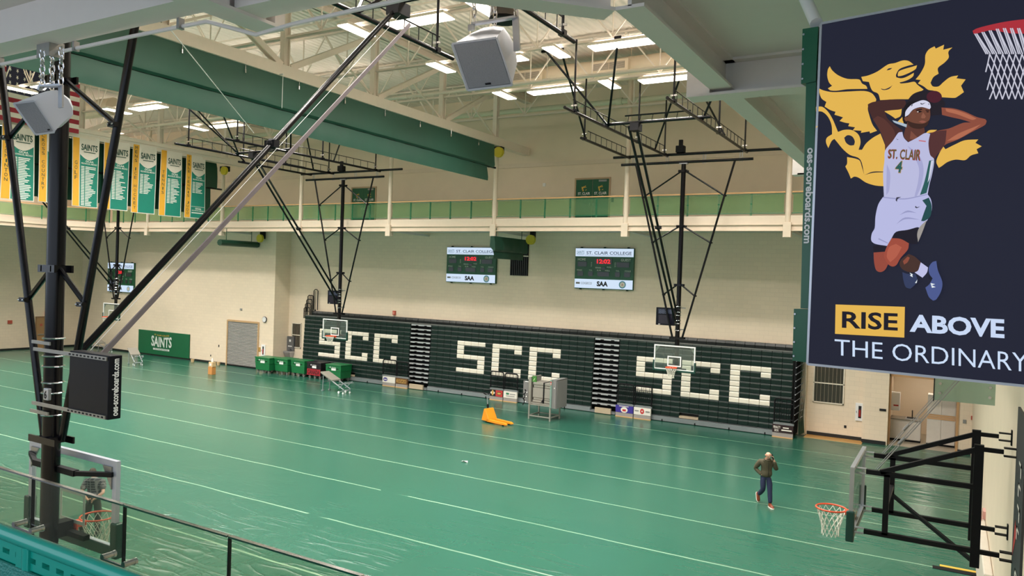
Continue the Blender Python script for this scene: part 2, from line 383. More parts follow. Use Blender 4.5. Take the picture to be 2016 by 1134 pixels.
for a, b in zip(pts, pts[1:]):
    MB().bar((*a, 10.6), (*b, 10.6), .06, .05).build('handrail', WOOD, t)
    MB().bar((*a, 10.53), (*b, 10.53), .035, .03).bar((*a, 9.73), (*b, 9.73), .035, .03).build('rail', GRNST, t)
    MB().bar((*a, 10.13), (*b, 10.13), .01, .74).build('glass_panel', GUARDG, t)
    n = max(1, round((Vector(b) - Vector(a)).length / 1.3))
    for j in range(n + 1):
        p = Vector(a).lerp(Vector(b), j / n); MB().bx(p.x - .03, p.x + .03, p.y - .03, p.y + .03, 9.6, 10.56).build('post', GRNST, t)
# ------------------------------------------------------------------ emblem used on the doors and the video board (outline in zoomed board pixels)
EMB = [
 [(325,575),(345,610),(400,655),(480,685),(580,690),(605,725),(640,745),(652,772),(480,775),(385,788),(330,785),(308,768),(345,745),(318,715),(303,660),(308,605)],
 [(598,668),(660,655),(740,620),(830,560),(890,548),(960,525),(1010,530),(1052,560),(1000,572),(930,600),(900,650),(903,672),(945,680),(990,668),(1055,632),(1050,660),(1020,685),(975,705),(930,716),(942,725),(1000,720),(1060,710),(1085,735),(1140,778),(1080,820),(1045,858),(900,862),(762,870),(745,815),(700,792),(680,760),(665,712),(612,705)],
 [(915,652),(925,620),(970,600),(1040,580),(1083,567),(1070,600),(1020,630),(960,655),(920,663)],
 [(225,765),(270,785),(350,800),(480,795),(620,790),(690,810),(727,860),(725,880),(670,905),(655,940),(665,990),(695,1080),(735,1136),(675,1158),(670,1141),(595,1154),(600,1136),(525,1131),(545,1106),(485,1096),(495,1071),(460,1066),(410,1051),(440,1020),(430,1016),(365,996),(375,971),(330,956),(280,926),(295,886),(250,850)],
 [(1070,690),(1110,640),(1150,560),(1155,480),(1185,430),(1235,402),(1245,422),(1318,388),(1310,432),(1390,412),(1355,450),(1358,500),(1320,545),(1265,590),(1270,640),(1225,670),(1200,720),(1220,750),(1270,750),(1310,715),(1370,670),(1440,655),(1425,680),(1505,690),(1465,745),(1490,800),(1440,835),(1410,850),(1300,845),(1280,810),(1240,790),(1180,780),(1140,750),(1090,725),(1115,695)],
 [(205,928),(260,928),(310,971),(350,1036),(380,1106),(396,1146),(450,1128),(520,1131),(575,1171),(592,1236),(575,1301),(605,1301),(640,1246),(700,1196),(765,1160),(800,1250),(830,1350),(800,1490),(700,1491),(625,1521),(590,1386),(500,1346),(440,1296),(390,1236),(365,1206),(340,1226),(312,1286),(292,1236),(300,1196),(345,1166),(340,1086),(310,1016),(260,971),(205,968)],
 [(475,1364),(540,1376),(585,1396),(605,1456),(625,1521),(700,1501),(790,1496),(800,1618),(720,1611),(640,1586),(580,1546),(540,1534),(508,1551),(490,1506),(460,1446),(475,1421)],
 [(1310,1271),(1330,1296),(1420,1251),(1500,1218),(1615,1211),(1590,1241),(1645,1271),(1600,1296),(1615,1331),(1550,1351),(1500,1391),(1420,1386),(1350,1406),(1300,1441),(1272,1458),(1250,1406),(1270,1346)]]
def emblem(mb, fn, u0, u1, v0, v1, mi):
    for pl in EMB: mb.poly([fn(u0 + (x - 205) / 1440 * (u1 - u0), v1 - (y - 388) / 1230 * (v1 - v0)) for x, y in pl], mi)
# ------------------------------------------------------------------ doors
DGRN = mat('green_painted_door', '#155a3c', .4); YEL = mat('yellow_vinyl', '#e3b549', .5)
BEIGEF = mat('beige_door_frame', '#b89e80', .5); HANDLE = mat('satin_steel', '#a8a8a8', .3, .9)
for i, xc in enumerate((-16.1, -31.4)):
    hw = .92; z0 = 9.6; z1 = 11.84; y = YU
    f = MB(); f.bx(xc - hw - .08, xc - hw, y - .05, y + .02, z0, z1 + .08); f.bx(xc + hw, xc + hw + .08, y - .05, y + .02, z0, z1 + .08); f.bx(xc - hw, xc + hw, y - .05, y + .02, z1, z1 + .08)
    d = struct(f.build('door_%d' % (i + 1), BEIGEF))
    for s in (-1, 1):
        x0, x1 = (xc - hw + .01, xc - .012) if s < 0 else (xc + .012, xc + hw - .01)
        lf = MB().bx(x0, x1, y - .03, y + .01, z0 + .01, z1 - .01).build('leaf', DGRN, d)
        g = MB(); fn = plane_fn((x0, y - .033, 11.0), (x1 - x0, 0, 0), (0, 0, .62))
        word(g, 'ST. CLAIR', fn, .12, .88, .08, .30, 1, .02); word(g, 'COLLEGE', fn, .32, .68, -.08, -.01, 1)
        emblem(g, fn, .33, .67, .36, .86, 0); g.build('door_sign', [YEL, WHITE], lf)
        MB().bx((x1 - .12) if s < 0 else (x0 + .05), (x1 - .05) if s < 0 else (x0 + .12), y - .07, y - .03, 10.5, 10.62).build('handle', HANDLE, lf)
        if s > 0: MB().bx(x0 + .35, x1 - .1, y - .08, y - .03, z1 - .14, z1 - .05).build('door_closer', HANDLE, lf)
# roll-up door
x0, x1 = -42.75, -39.8
f = MB(); f.bx(x0 - .1, x0, YL - .06, YL + .1, 0, 3.12); f.bx(x1, x1 + .1, YL - .06, YL + .1, 0, 3.12); f.bx(x0, x1, YL - .06, YL + .1, 3.02, 3.14)
d = struct(f.build('door_3', mat('tan_door_frame', '#c2a078', .5)))
g = MB()
for k in range(30): z = .02 + k * .1; g.prism([(x0, YL - .01, z), (x0, YL - .03, z + .03), (x0, YL - .03, z + .07), (x0, YL - .01, z + .1), (x0, YL + .04, z + .1), (x0, YL + .04, z)], (x1 - x0, 0, 0))
g.build('shutter', mat('grey_shutter', '#8d8b88', .5), d)
MB().bx(x0, x1, YL - .05, YL + .02, 0, .1).build('bottom_bar', BLACKM, d)
# brown double doors in the left wall
a = at(70, 690, x=XL); b = at(104, 690, x=XL); ya, yb = a.y, b.y
z1 = at(80, 625, x=XL).z
f = MB(); f.bx(XL - .02, XL + .06, ya - .08, ya, 0, z1); f.bx(XL - .02, XL + .06, yb, yb + .08, 0, z1); f.bx(XL - .02, XL + .06, ya - .08, yb + .08, z1, z1 + .08)
d = struct(f.build('door_4', mat('brown_door_frame', '#8a6a4a', .5)))
BRN = mat('brown_door', '#a58058', .5)
for s in (0, 1):
    c0 = ya + s * (yb - ya) / 2 + .01; c1 = c0 + (yb - ya) / 2 - .02
    lf = MB().bx(XL, XL + .04, c0, c1, .02, z1 - .01).build('leaf', BRN, d)
    MB().bx(XL + .04, XL + .05, c0 + .25, c1 - .2, z1 * .72, z1 * .80).build('notice', mat('red_notice', '#b05a48', .6), lf)
    MB().bx(XL + .04, XL + .1, c0 + .1, c1 - .1, z1 * .44, z1 * .47).build('push_bar', HANDLE, lf)
# barred windows
BARW = mat('dark_window_glass', '#3a352e', .15); FRW = mat('white_window_frame', '#e6dccb', .5)
def window(name, x0, x1, z0, z1, y, nb, split):
    f = MB(); t = .05
    f.bx(x0, x0 + t, y - .05, y + .01, z0, z1); f.bx(x1 - t, x1, y - .05, y + .01, z0, z1); f.bx(x0, x1, y - .05, y + .01, z0, z0 + t); f.bx(x0, x1, y - .05, y + .01, z1 - t, z1)
    f.bx(x0, x1, y - .05, y + .01, split - t / 2, split + t / 2)
    o = struct(f.build(name, FRW)); MB().bx(x0, x1, y - .01, y, z0, z1).build('pane', BARW, o)
    g = MB()
    for k in range(1, nb): x = x0 + (x1 - x0) * k / nb; g.tube((x, y - .03, z0), (x, y - .03, z1), .012, 6)
    g.build('grille', mat('tan_window_bars', '#8d8272', .5), o)
window('window_1', -5.3, -4.0, 1.5, 3.5, YR, 8, 2.4)
window('window_2', at(575.5, 640, y=YB).x, at(594, 640, y=YB).x, 1.5, 3.15, YB, 7, 2.35)
# ------------------------------------------------------------------ kitchenette behind the far corner
struct(MB().bx(-2.5, -2.24, YR + .8, 40.6, 0, 3.2).build('wall_kitchenette_side', CREAM)); struct(MB().bx(.7, 1.0, YR + .8, 40.6, 0, 3.2).build('wall_kitchenette_end', CREAM))
struct(MB().bx(-2.24, .7, 40.3, 40.6, 0, 3.2).build('wall_kitchenette_back', CREAM)); struct(MB().bx(-2.5, 1, YR + .8, 40.6, 3.2, 3.4).build('ceiling_kitchenette', CREAM))
t = thing('ceiling_light', 'square lit ceiling light inside the kitchenette', 'light', (-.8, 38.6, 3.2))
MB().bx(-1.1, -.5, 38.3, 38.9, 3.13, 3.2).build('housing', WHITE, t); MB().bx(-1.06, -.54, 38.34, 38.86, 3.11, 3.13).build('lens', emit('lit_kitchen_lens', '#fff0dc', 30), t)  # ceiling lamp added to brighten the dark kitchenette interior
struct(MB().bx(-2.2, .7, 36.5, 40.3, 0, .01).build('floor_kitchenette', mat('beige_floor_tile', '#a89f8e', .35)))
f = MB(); OAKF = mat('oak_frame', '#c0966a', .5)
f.bx(-2.26, -2.16, YR - .04, YR + .84, 0, 3.05); f.bx(.34, .42, YR - .04, YR + .84, 0, 3.05); f.bx(-2.26, .42, YR - .04, YR + .84, 2.97, 3.07)
struct(f.build('trim_30', OAKF))
CABW = mat('white_laminate', '#d5d0c8', .4)
t = thing('tall_cabinet', 'tall white cabinet with oak stripes in the kitchenette opening', 'cabinet', (-.3, 37.9, 0))
MB().bx(-.75, .32, 37.6, 38.3, .1, 2.2).build('body', CABW, t); MB().bx(-.75, .32, 37.68, 38.3, 0, .1).build('plinth', BLACKM, t)
for s in (0, 1):
    x0 = -.75 + s * .535
    for z0, z1 in ((.12, 1.15), (1.38, 2.18)): MB().bx(x0 + .01, x0 + .525, 37.57, 37.6, z0, z1).build('door', CABW, t)
q = MB()
for z in (1.17, 1.245, 1.32): q.bx(-.75, .32, 37.575, 37.6, z, z + .045)
q.build('oak_stripe', WOOD, t)
t = thing('sink_cabinet', 'low white cabinet with black edged worktop and sink left of the tall cabinet', 'cabinet', (-1.5, 38.2, 0))
MB().bx(-2.18, -.98, 37.75, 38.6, .1, .95).build('body', CABW, t); MB().bx(-2.18, -.98, 37.8, 38.6, 0, .1).build('plinth', BLACKM, t)
for s in (0, 1): MB().bx(-2.17 + s * .6, -1.6 + s * .6, 37.72, 37.75, .12, .86).build('door', CABW, t)
MB().bx(-2.2, -.95, 37.7, 38.6, .95, 1.0).build('worktop', mat('grey_worktop', '#8a8478', .4), t)
q = MB(); q.bx(-1.6, -1.1, 37.85, 38.4, 1.0, 1.03); q.bx(-1.55, -1.15, 37.9, 38.35, 1.03, 1.035, 1); q.build('sink', [ALU, BLACKM], t)
tag(MB().path([(-1.35, 38.42, 1.03), (-1.35, 38.42, 1.28), (-1.35, 38.3, 1.34), (-1.35, 38.2, 1.28)], .02).build('faucet', BLACKM), 'dark faucet standing at the kitchenette sink', 'faucet')
t = thing('towel_dispenser', 'white paper dispenser with red mark on the kitchenette side wall', 'dispenser', (-2.1, 38.3, 1.3))
MB().bx(-2.24, -1.85, 38.05, 38.5, 1.3, 2.1).build('body', WHITE, t, bevel=.02); MB().bx(-2.1, -1.9, 38.04, 38.05, 1.5, 1.56).build('red_mark', mat('red_mark', '#b02020', .5), t)
# ------------------------------------------------------------------ roof trusses over the curtains
def truss(x, label):
    t = thing('roof_truss', label, 'truss', (x, 18.4, 13.2), 'deep roof trusses')
    b = MB(); b.bx(x - .2, x + .2, 1, 35.4, 13.22, 13.26); b.bx(x - .2, x + .2, 1, 35.4, 13.58, 13.62); b.bx(x - .03, x + .03, 1, 35.4, 13.24, 13.6)
    b.bx(x + .10, x + .2, 1, 35.4, 13.26, 13.58)
    b.build('bottom_chord', STEEL, t)
    b = MB(); b.bx(x - .18, x + .18, -1, 35.4, 16.0, 16.04); b.bx(x - .18, x + .18, -1, 35.4, 16.3, 16.34); b.bx(x - .03, x + .03, -1, 35.4, 16.0, 16.34)
    b.build('top_chord', STEEL, t)
    ys = [4.6, 9.2, 13.8, 18.4, 23.0, 27.6, 32.2]
    for y in ys:
        w = MB(); w.bx(x - .11, x + .11, y - .13, y - .1, 13.6, 16.02); w.bx(x - .11, x + .11, y + .1, y + .13, 13.6, 16.02); w.bx(x - .02, x + .02, y - .1, y + .1, 13.6, 16.02)
        w.build('vertical', STEEL, t)
    for a, c in zip(ys, ys[1:]):
        p, q = ((a, c) if a >= 18 else (c, a))
        w = MB()
        for dx in (-.09, .09): w.bar((x + dx, p + (.2 if q > p else -.2), 13.62), (x + dx, q, 16.0), .05, .2)
        w.build('diagonal', STEEL, t)
        w = MB(); w.bar((x, q, 13.62), (x, (p + q) / 2, 14.8), .05, .08); w.build('sub_diagonal', STEEL, t)
    return t
truss(-20, 'deep cream roof truss carrying the wide green rolled curtain')
truss(-40, 'deep cream roof truss behind the row of championship banners')
JY = (4.6, 9.2, 13.8, 18.4, 23.0, 27.6, 32.2)
rown = {0: 'sixth', 1: 'fifth', 2: 'fourth', 3: 'third', 4: 'second', 5: 'first', 6: 'last'}
bays = ((-20, 3, 'over the court with the wall hoop'), (-40, -20, 'between the two curtains'), (-60, -40, 'over the court beyond the banners'))
for bi, (xa, xb, bn) in enumerate(bays):
    for ji, y in enumerate(JY):
        if bi == 2 and ji < 2: continue
        nm = ('nearest the far wall' if ji == 6 else '%s from the far wall' % ['', '', 'fifth', 'fourth', 'third', 'second'][ji]) if ji > 1 else ['above the balcony edge', 'sixth from the far wall'][ji]
        t = thing('roof_joist', 'cream lattice roof joist %s, %s' % (bn, nm), 'joist', ((xa + xb) / 2, y, 14.6), 'lattice roof joists')
        for nm2, z in (('bottom_chord', 14.62), ('top_chord', 16.4)):
            w = MB()
            for dy in (-.05, .05): w.bx(xa + .12, xb - .12, y + dy - .035, y + dy + .035, z - .05, z - .03); w.bx(xa + .12, xb - .12, y + dy - .01, y + dy + .01, z - .05, z + .03)
            w.build(nm2, STEEL, t)
        n = 8; st = (xb - xa - .5) / n
        w = MB(); w2 = MB()
        for k in range(n):
            x0 = xa + .25 + st * k; xm = x0 + st / 2
            for dy in (-.05, .05): w.bar((x0, y + dy, 16.35), (xm, y + dy, 14.66), .02, .045)
            w.bar((xm, y, 14.66), (x0 + st, y, 16.35), .03, .05)
            w2.bar((xm, y, 14.66), (xm, y, 16.35), .035, .04)
        w.build('web', STEEL, t); w2.build('vertical_web', STEEL, t)
# ------------------------------------------------------------------ strip lights (lens below, narrow slots above that light the deck)
FIXW = mat('white_enamel_housing', '#efe6d8', .4, var=.02)
LENS = emit('lit_lens', '#fff2e2', LAMP); SLOT = emit('lit_slot', '#ffeee0', LAMP_UP)
def fixture(L, alongx):
    a, b = (L / 2, .32) if alongx else (.23, L / 2)
    t = thing('strip_light', 'x', 'light', (0, 0, 0))
    w = MB(); w.loft([[(-a, -b, 0), (a, -b, 0), (a, b, 0), (-a, b, 0)], [(-a, -b, .05), (a, -b, .05), (a, b, .05), (-a, b, .05)],
                      [(-a + .08, -b + .08, .12), (a - .08, -b + .08, .12), (a - .08, b - .08, .12), (-a + .08, b - .08, .12)]])
    w.build('housing', FIXW, t)
    a2, b2 = a - .02, b - .02
    MB().bx(-a2, a2, -b2, b2, -.03, .0).build('lens', LENS, t)
    ld = bpy.data.lights.new('lamp', 'AREA'); ld.shape = 'RECTANGLE'; ld.size = 2 * a2; ld.size_y = 2 * b2; ld.color = (1.0, .94, .87)
    ld.energy = LAMP_W * 4 * a2 * b2; ld.spread = math.radians(135)
    lo = bpy.data.objects.new('lamp', ld); COL.objects.link(lo); lo.parent = t; lo.location = (0, 0, -.035)
    c, e = (a - .2, .16) if alongx else (.1, b - .2)
    MB().bx(-c, c, -e, e, .12, .13).build('uplight_slot', SLOT, t)
    w = MB()
    for s in (-1, 1) if alongx else (1,):
        p = (s * (a - .3), 0) if alongx else (0, .1); w.tube((*p, .12), (*p, .24), .012, 6)
    w.build('hanger', STEEL, t)
    return t
protoL = fixture(2.35, True); protoS = fixture(1.35, False)
LZ = 14.38; first = {True: protoL, False: protoS}; used = {True: False, False: False}
for bi, xo in enumerate((0, -20, -40)):
    for ji in (1, 2, 3, 4, 5):
        y = JY[ji]
        for k, x in enumerate((-16.7, -14.35, -11.9, -9.5, -7.1, -4.7)):
            lg = bool(k % 2)
            yy = y if lg else y - .1
            lab = '%s strip light, %s from the %s, %s lamp row from the far wall' % (
                'long' if lg else 'short', ords[k], ('wide curtain', 'banner curtain', 'end wall')[bi], rown[ji])
            if not used[lg]:
                used[lg] = True; o = first[lg]; o.location = (x + xo, yy, LZ); o['label'] = lab
            else: o = dup(first[lg], (x + xo, yy, LZ), lab)
            o['group'] = 'lit strip lights under the roof joists'
# ------------------------------------------------------------------ duct and pipes under the roof
DUCT = mat('cream_duct', '#d9c9b0', .45, var=.03)
t = thing('air_duct', 'big round cream air duct with grilles along the roof before the far wall', 'duct', (-10, 29.9, 15.4))
w = MB(); w.tube((-19.3, 29.9, 15.63), (-2, 29.9, 15.63), .48, 20)
for x in (-18, -15, -12, -9, -6, -3): w.tube((x - .03, 29.9, 15.63), (x + .03, 29.9, 15.63), .5, 20); w.tube((x, 29.9, 16), (x, 29.9, 16.49), .015, 6)
w.build('round_duct', DUCT, t, True)
for x in (-16.7, -12.7, -8.7, -4.7):
    q = MB(); q.bx(x - .85, x + .85, 29.2, 29.7, 15.36, 15.86); o = q.build('grille_box', DUCT, t)
    q = MB(); q.bx(x - .7, x + .7, 29.185, 29.2, 15.48, 15.76); q.bx(x - .01, x + .01, 29.18, 29.185, 15.48, 15.76, 1)
    for k in range(6): q.bx(x - .7, x + .7, 29.18, 29.186, 15.50 + k * .045, 15.51 + k * .045, 1)
    q.build('grille', [mat('grey_grille', '#8a8178', .5), DUCT], o)
t = thing('air_duct', 'round cream duct end crossing high above the wide green curtain', 'duct', (-17, 13, 15.6))
w = MB(); w.tube((-18.8, 12.6, 15.7), (-14.2, 12.6, 15.7), .45, 20); w.tube((-14.25, 12.6, 15.7), (-14.15, 12.6, 15.7), .48, 20); w.build('round_duct', DUCT, t, True)
t = thing('air_duct', 'round cream duct with curved end under the roof beyond the banners', 'duct', (-45, 24, 15.4))
w = MB(); w.tube((-57, 25.4, 15.5), (-41, 25.4, 15.5), .5, 18)
for x in (-54, -50, -46, -42): w.tube((x - .03, 25.4, 15.5), (x + .03, 25.4, 15.5), .53, 18)
w.build('round_duct', DUCT, t, True)
PIPEG = mat('pale_green_pipe', '#c9cdb4', .5)
for nm, y, z, r, lab in (('drain_pipe', 33.6, 15.22, .13, 'thick pale green pipe running along the far wall under the roof'),
                         ('sprinkler_pipe', 26.2, 14.42, .07, 'slim cream pipe between two rows of strip lights')):
    t = thing(nm, lab, 'pipe', (-25, y, z))
    w = MB(); w.tube((XL + .05, y, z), (XR - .05, y, z), r, 12); w.build('pipe_run', PIPEG if r > .1 else STEEL, t, True)
    for x in range(-56, 0, 7):
        q = MB(); q.tube((x - .15, y, z), (x + .15, y, z), r * 1.3, 12); q.tube((x, y, z), (x, y, 16.48), .012, 6); q.build('coupling', PIPEG if r > .1 else STEEL, t, True)
for k, y in enumerate((11.5, 20.7)):
    t = thing('tie_rod', 'thin cream bracing pipe under the roof deck, %s one from the balcony' % ords[k], 'pipe', (-25, y, 15.9))
    MB().tube((XL + .05, y, 15.9), (XR - .05, y, 15.9), .04, 8).build('pipe_run', STEEL, t, True)
# ------------------------------------------------------------------ rolled divider curtains
YELW = mat('yellow_winch', '#d8c53a', .45)
def strip_cloth(mb, x, y0, y1, prof, n=60, amp=.02, mi=0):
    """long hanging cloth: profile of (dx, z), gently rippled along its length"""
    rows = []
    for i in range(n + 1):
        y = y0 + (y1 - y0) * i / n
        rows.append([(x + dx + amp * math.sin(i * 1.7 + k * .9) * min(1, k / 3), y, z + .003 * math.sin(i * .9 + k)) for k, (dx, z) in enumerate(prof)])
    vs = [p for r in rows for p in r]; m_ = len(prof)
    mb.add(vs, [(i * m_ + k, i * m_ + k + 1, (i + 1) * m_ + k + 1, (i + 1) * m_ + k) for i in range(n) for k in range(m_ - 1)], mi)
def winch(x, y, z, label):
    t = thing('curtain_winch', label, 'winch', (x, y, z))
    q = MB(); q.disc((x, y, z), (0, 1, 0), .26, .05, 18); q.disc((x, y - .12, z), (0, 1, 0), .26, .05, 18); q.disc((x, y - .06, z), (0, 1, 0), .14, .1, 14); q.build('reel', YELW, t, True)
    MB().bx(x - (.1 if z < 9 else .5), x + .1, y, y + .3, z - .02, z + (.48 if z < 9 else .3)).build('bracket', BLACKM, t)
def curtain(x, y0, y1, label):
    t = thing('divider_curtain', label, 'curtain', (x, (y0 + y1) / 2, 12), 'rolled up divider curtains')
    q = MB(); strip_cloth(q, x, y0, y1, [(.14, 13.21), (.15, 13.0), (.165, 12.7), (.19, 12.4), (.21, 12.25), (.2, 12.17), (.08, 12.1)], 90, .006)
    strip_cloth(q, x, y0, y1, [(.14, 13.21), (-.1, 12.9), (-.16, 12.4), (-.16, 12.1), (.08, 12.1)], 90, .006)
    q.build('rolled_cloth', CURT, t, True)
    q = MB(); strip_cloth(q, x, y0, y1 - .55, [(.06, 12.2), (.11, 12.0), (.15, 11.75), (.17, 11.55), (.16, 11.38)], 110, .016); strip_cloth(q, x, y0, y1 - .55, [(-.1, 12.2), (-.05, 11.8), (.16, 11.38)], 110, .0)
    q.build('hanging_hem', CURT, t, True)
    MB().tube((x + .05, y0, 12.12), (x + .05, y1 + .3, 12.12), .05, 8).build('roller_tube', BLACKM, t, True)
    for k in range(int((y1 - y0) / 2.3)):
        q = MB(); y = y1 - 1.5 - k * 2.3; q.tube((x + .19, y, 13.3), (x + .19, y, 13.05), .012, 6); q.tube((x + .19, y, 13.06), (x + .19, y, 12.94), .026, 8); q.build('clamp', CHROME, t)
    return t
curtain(-20, 1.5, 31.9, 'wide green rolled up divider curtain under the deep truss')
winch(-19.8, 32.3, 12.9, 'yellow curtain winch at the far end of the wide green curtain')
t = thing('divider_curtain', 'short dark green rolled curtain end hanging in front of the middle scoreboard', 'curtain', (-19.9, 34.4, 8.4), 'rolled up divider curtains')
q = MB(); strip_cloth(q, -20, 32.25, 35.6, [(-.12, 8.72), (.1, 8.72), (.16, 8.4), (.18, 8.05), (.1, 7.95)], 14); strip_cloth(q, -20, 32.25, 35.6, [(-.12, 8.72), (-.15, 8.2), (.1, 7.95)], 14)
for y in (32.25, 35.6): q.poly([(-20.12, y, 8.72), (-19.9, y, 8.72), (-19.84, y, 8.4), (-19.82, y, 8.05), (-19.9, y, 7.95), (-20.15, y, 8.2)])
for y in (32.6, 35.2): q.tube((-20, y, 8.7), (-20, y, 9.16), .02, 6)
q.build('rolled_cloth', CURTD, t, True)
q = MB(); strip_cloth(q, -20, 32.25, 35.3, [(.05, 8.0), (.1, 7.8), (.05, 7.6)], 14, .03); q.build('hanging_hem', CURTD, t, True)
winch(-19.35, 35.1, 8.7, 'yellow curtain winch under the far track beside the short curtain end')
t = thing('divider_curtain', 'long dark green curtain roll under the track left of the roll-up door', 'curtain', (-40.2, 33.5, 8.5), 'rolled up divider curtains')
q = MB()
for y0, y1 in ((31.9, 34.9),):
    q.loft([[(-40 + .24 * math.cos(k * .785), y, 8.25 + .2 * math.sin(k * .785)) for k in range(8)] for y in (y0, y1)])
for y in (32.4, 34.4): q.tube((-40, y, 8.3), (-40, y, 9.16), .02, 6)
q.build('rolled_cloth', CURTD, t, True)
winch(-39.35, 34.6, 8.67, 'yellow curtain winch beside the long curtain roll')
# second curtain behind the banners
t = thing('divider_curtain', 'dark green gathered divider curtain behind the championship banners', 'curtain', (-40, 24, 11.7), 'rolled up divider curtains')
q = MB(); strip_cloth(q, -40.25, 10, 31.7, [(.0, 13.2), (.1, 12.9), (.14, 12.3), (.1, 11.7), (.05, 11.55)], 80, .05); q.build('rolled_cloth', CURTD, t, True)
q = MB(); strip_cloth(q, -40.3, 10, 31.3, [(.05, 11.6), (.1, 10.8), (.05, 9.95)], 80, .05); q.build('hanging_hem', CURTD, t, True)
MB().tube((-40.2, 10, 11.6), (-40.2, 32.1, 11.6), .05).build('roller_tube', BLACKM, t, True)
winch(-39.75, 31.95, 12.75, 'yellow curtain winch at the far end of the banner row')
# ------------------------------------------------------------------ championship banners
BTEAL = mat('teal_banner_cloth', '#11806e', .6); BWHT = mat('white_banner_cloth', '#e6e0d6', .6); BYEL = mat('yellow_banner_cloth', '#e7ab32', .6); BINK = mat('dark_green_ink', '#1d4a40', .6); BTXT = mat('white_ink', '#e8efe8', .6)
bans = [('BADMINTON', (4, 235), (70, 258), (4, 391), 25), ('CROSS COUNTRY', (78, 257), (136, 270), (75, 397), 25), ('GOLF', (144.5, 262), (197, 275), (141, 405), 25), ('CURLING', (207, 274.5), (256, 282), (204, 411), 19),
        ('MENS ICE HOCKEY', (262.7, 283), (308.6, 290), (260, 418), 13), ('TENNIS', (317, 294), (359, 301), (314, 424), 17), ('TABLE TENNIS JUDO', (366.5, 302.5), (406, 310), (363, 428), 8)]
for i, (nm, tl, tr, bl, nl) in enumerate(bans):
    xb = -39.75; p = at(*tl, x=xb); r_ = at(*tr, x=xb); q_ = at(*bl, x=xb)
    y0, y1 = p.y, max(r_.y, p.y + 1.0); z1 = (p.z + r_.z) / 2; z0 = q_.z; wd_ = y1 - y0
    t = thing('championship_banner', 'hanging green and white college banner with yellow edge reading %s' % nm, 'banner', (xb, (y0 + y1) / 2, z0), 'championship banners in a row')
    fnb = lambda u, v, y0=y0, z0=z0, z1=z1, wd_=wd_: Vector((-39.75 + .05 * math.sin(v * 2.2 + u * 2 + i) - .03, y0 + u * wd_, z0 + v * (z1 - z0)))
    fn1 = lambda u, v: fnb(u, v) + Vector((.012, 0, 0)); fn2 = lambda u, v: fnb(u, v) + Vector((.024, 0, 0))
    g = MB(); N = 16
    for k in range(N):
        for j in range(12): g.poly([fnb(j / 12, k / N), fnb((j + 1) / 12, k / N), fnb((j + 1) / 12, (k + 1) / N), fnb(j / 12, (k + 1) / N)])
    g.build('cloth', BWHT, t, True)
    g = MB()
    for k in range(N): a, b = .008 + .984 * k / N, .008 + .984 * (k + 1) / N; [g.poly([fn1(.02 + .06 * j, a), fn1(.08 + .06 * j, a), fn1(.08 + .06 * j, b), fn1(.02 + .06 * j, b)], 0) for j in range(4)]
    top = lambda u: .74 - .07 * math.sin(math.pi * (u - .29) / .68)
    M_ = 10
    for k in range(M_):
        for j in range(N):
            ua, ub = .29 + .68 * k / M_, .29 + .68 * (k + 1) / M_
            g.poly([fn1(ua, .012 + (top(ua) - .012) * j / N), fn1(ub, .012 + (top(ub) - .012) * j / N), fn1(ub, .012 + (top(ub) - .012) * (j + 1) / N), fn1(ua, .012 + (top(ua) - .012) * (j + 1) / N)], 1)
    g.build('printed_field', [BYEL, BTEAL], t, True)
    g = MB(); st = {4: .07}.get(len(nm), min(.062, .93 / len(nm))); v = .5 + st * len(nm) / 2 if len(nm) < 12 else .97
    for ch in nm:
        if ch != ' ': word(g, ch, fn2, .09 if ch not in 'I' else .12, .19 if ch not in 'I' else .16, v - st * .72, v)
        v -= st
    word(g, 'SAINTS', fn2, .33, .93, .80, .89, 0, .02)
    rect(g, fn2, .42, .86, .775, .785)
    g.build('lettering', BINK, t)
    g = MB(); word(g, 'OCAA', fn2, .5, .8, .635, .665, 0, .03); word(g, 'PROVINCIAL MEDALS', fn2, .34, .93, .605, .627, 0, .02)
    rnd = random.Random(i)
    for k in range(nl):
        v = .575 - k * .0225
        rect(g, fn2, .33, .46, v - .012, v); rect(g, fn2, .49, .62 + rnd.random() * .28, v - .012, v)
    if i == 6: rect(g, fn2, .3, .97, .185, .19); word(g, 'OCAA', fn2, .5, .8, .14, .17, 0, .03); word(g, 'PROVINCIAL MEDALS', fn2, .34, .93, .115, .132, 0, .02); rect(g, fn2, .33, .9, .08, .095)
    g.build('medal_list', BTXT, t)
t = thing('banner_rail', 'pale beam carrying the championship banners', 'rail', (-39.8, 24, 13.3))
MB().bar((-39.8, 14, 13.62), (-39.8, 32, 13.62), .12, .2).build('rail_bar', STEEL, t)
MB().bar((-39.8, 14, 13.46), (-39.8, 32, 13.46), .04, .06).build('hook_strip', BWHT, t)
# striped flag
fx = -39.55
p = at(157, 165, x=fx); q_ = at(2, 280, x=fx); yr = p.y; zb = at(145, 262, x=fx).z; ztp = 16.4; y0 = at(-60, 200, x=fx).y
t = thing('striped_flag', 'red and white striped flag with dark blue starred corner hanging behind the mast', 'flag', (fx, (y0 + yr) / 2, zb))
def ff(u, v): return Vector((fx + .06 * math.sin(u * 9), y0 + u * (yr - y0), zb + v * (ztp - zb)))
g = MB(); N = 24
for k in range(13):
    for j in range(N):
        g.poly([ff(j / N, k / 13), ff((j + 1) / N, k / 13), ff((j + 1) / N, (k + 1) / 13), ff(j / N, (k + 1) / 13)], 0 if k % 2 == 0 else 1)
g.build('stripes', [mat('red_flag_cloth', '#9c2436', .7), BWHT], t, True)
g = MB()
ff2 = lambda u, v: ff(u, v) + Vector((.015, 0, 0)); ff3 = lambda u, v: ff(u, v) + Vector((.025, 0, 0))
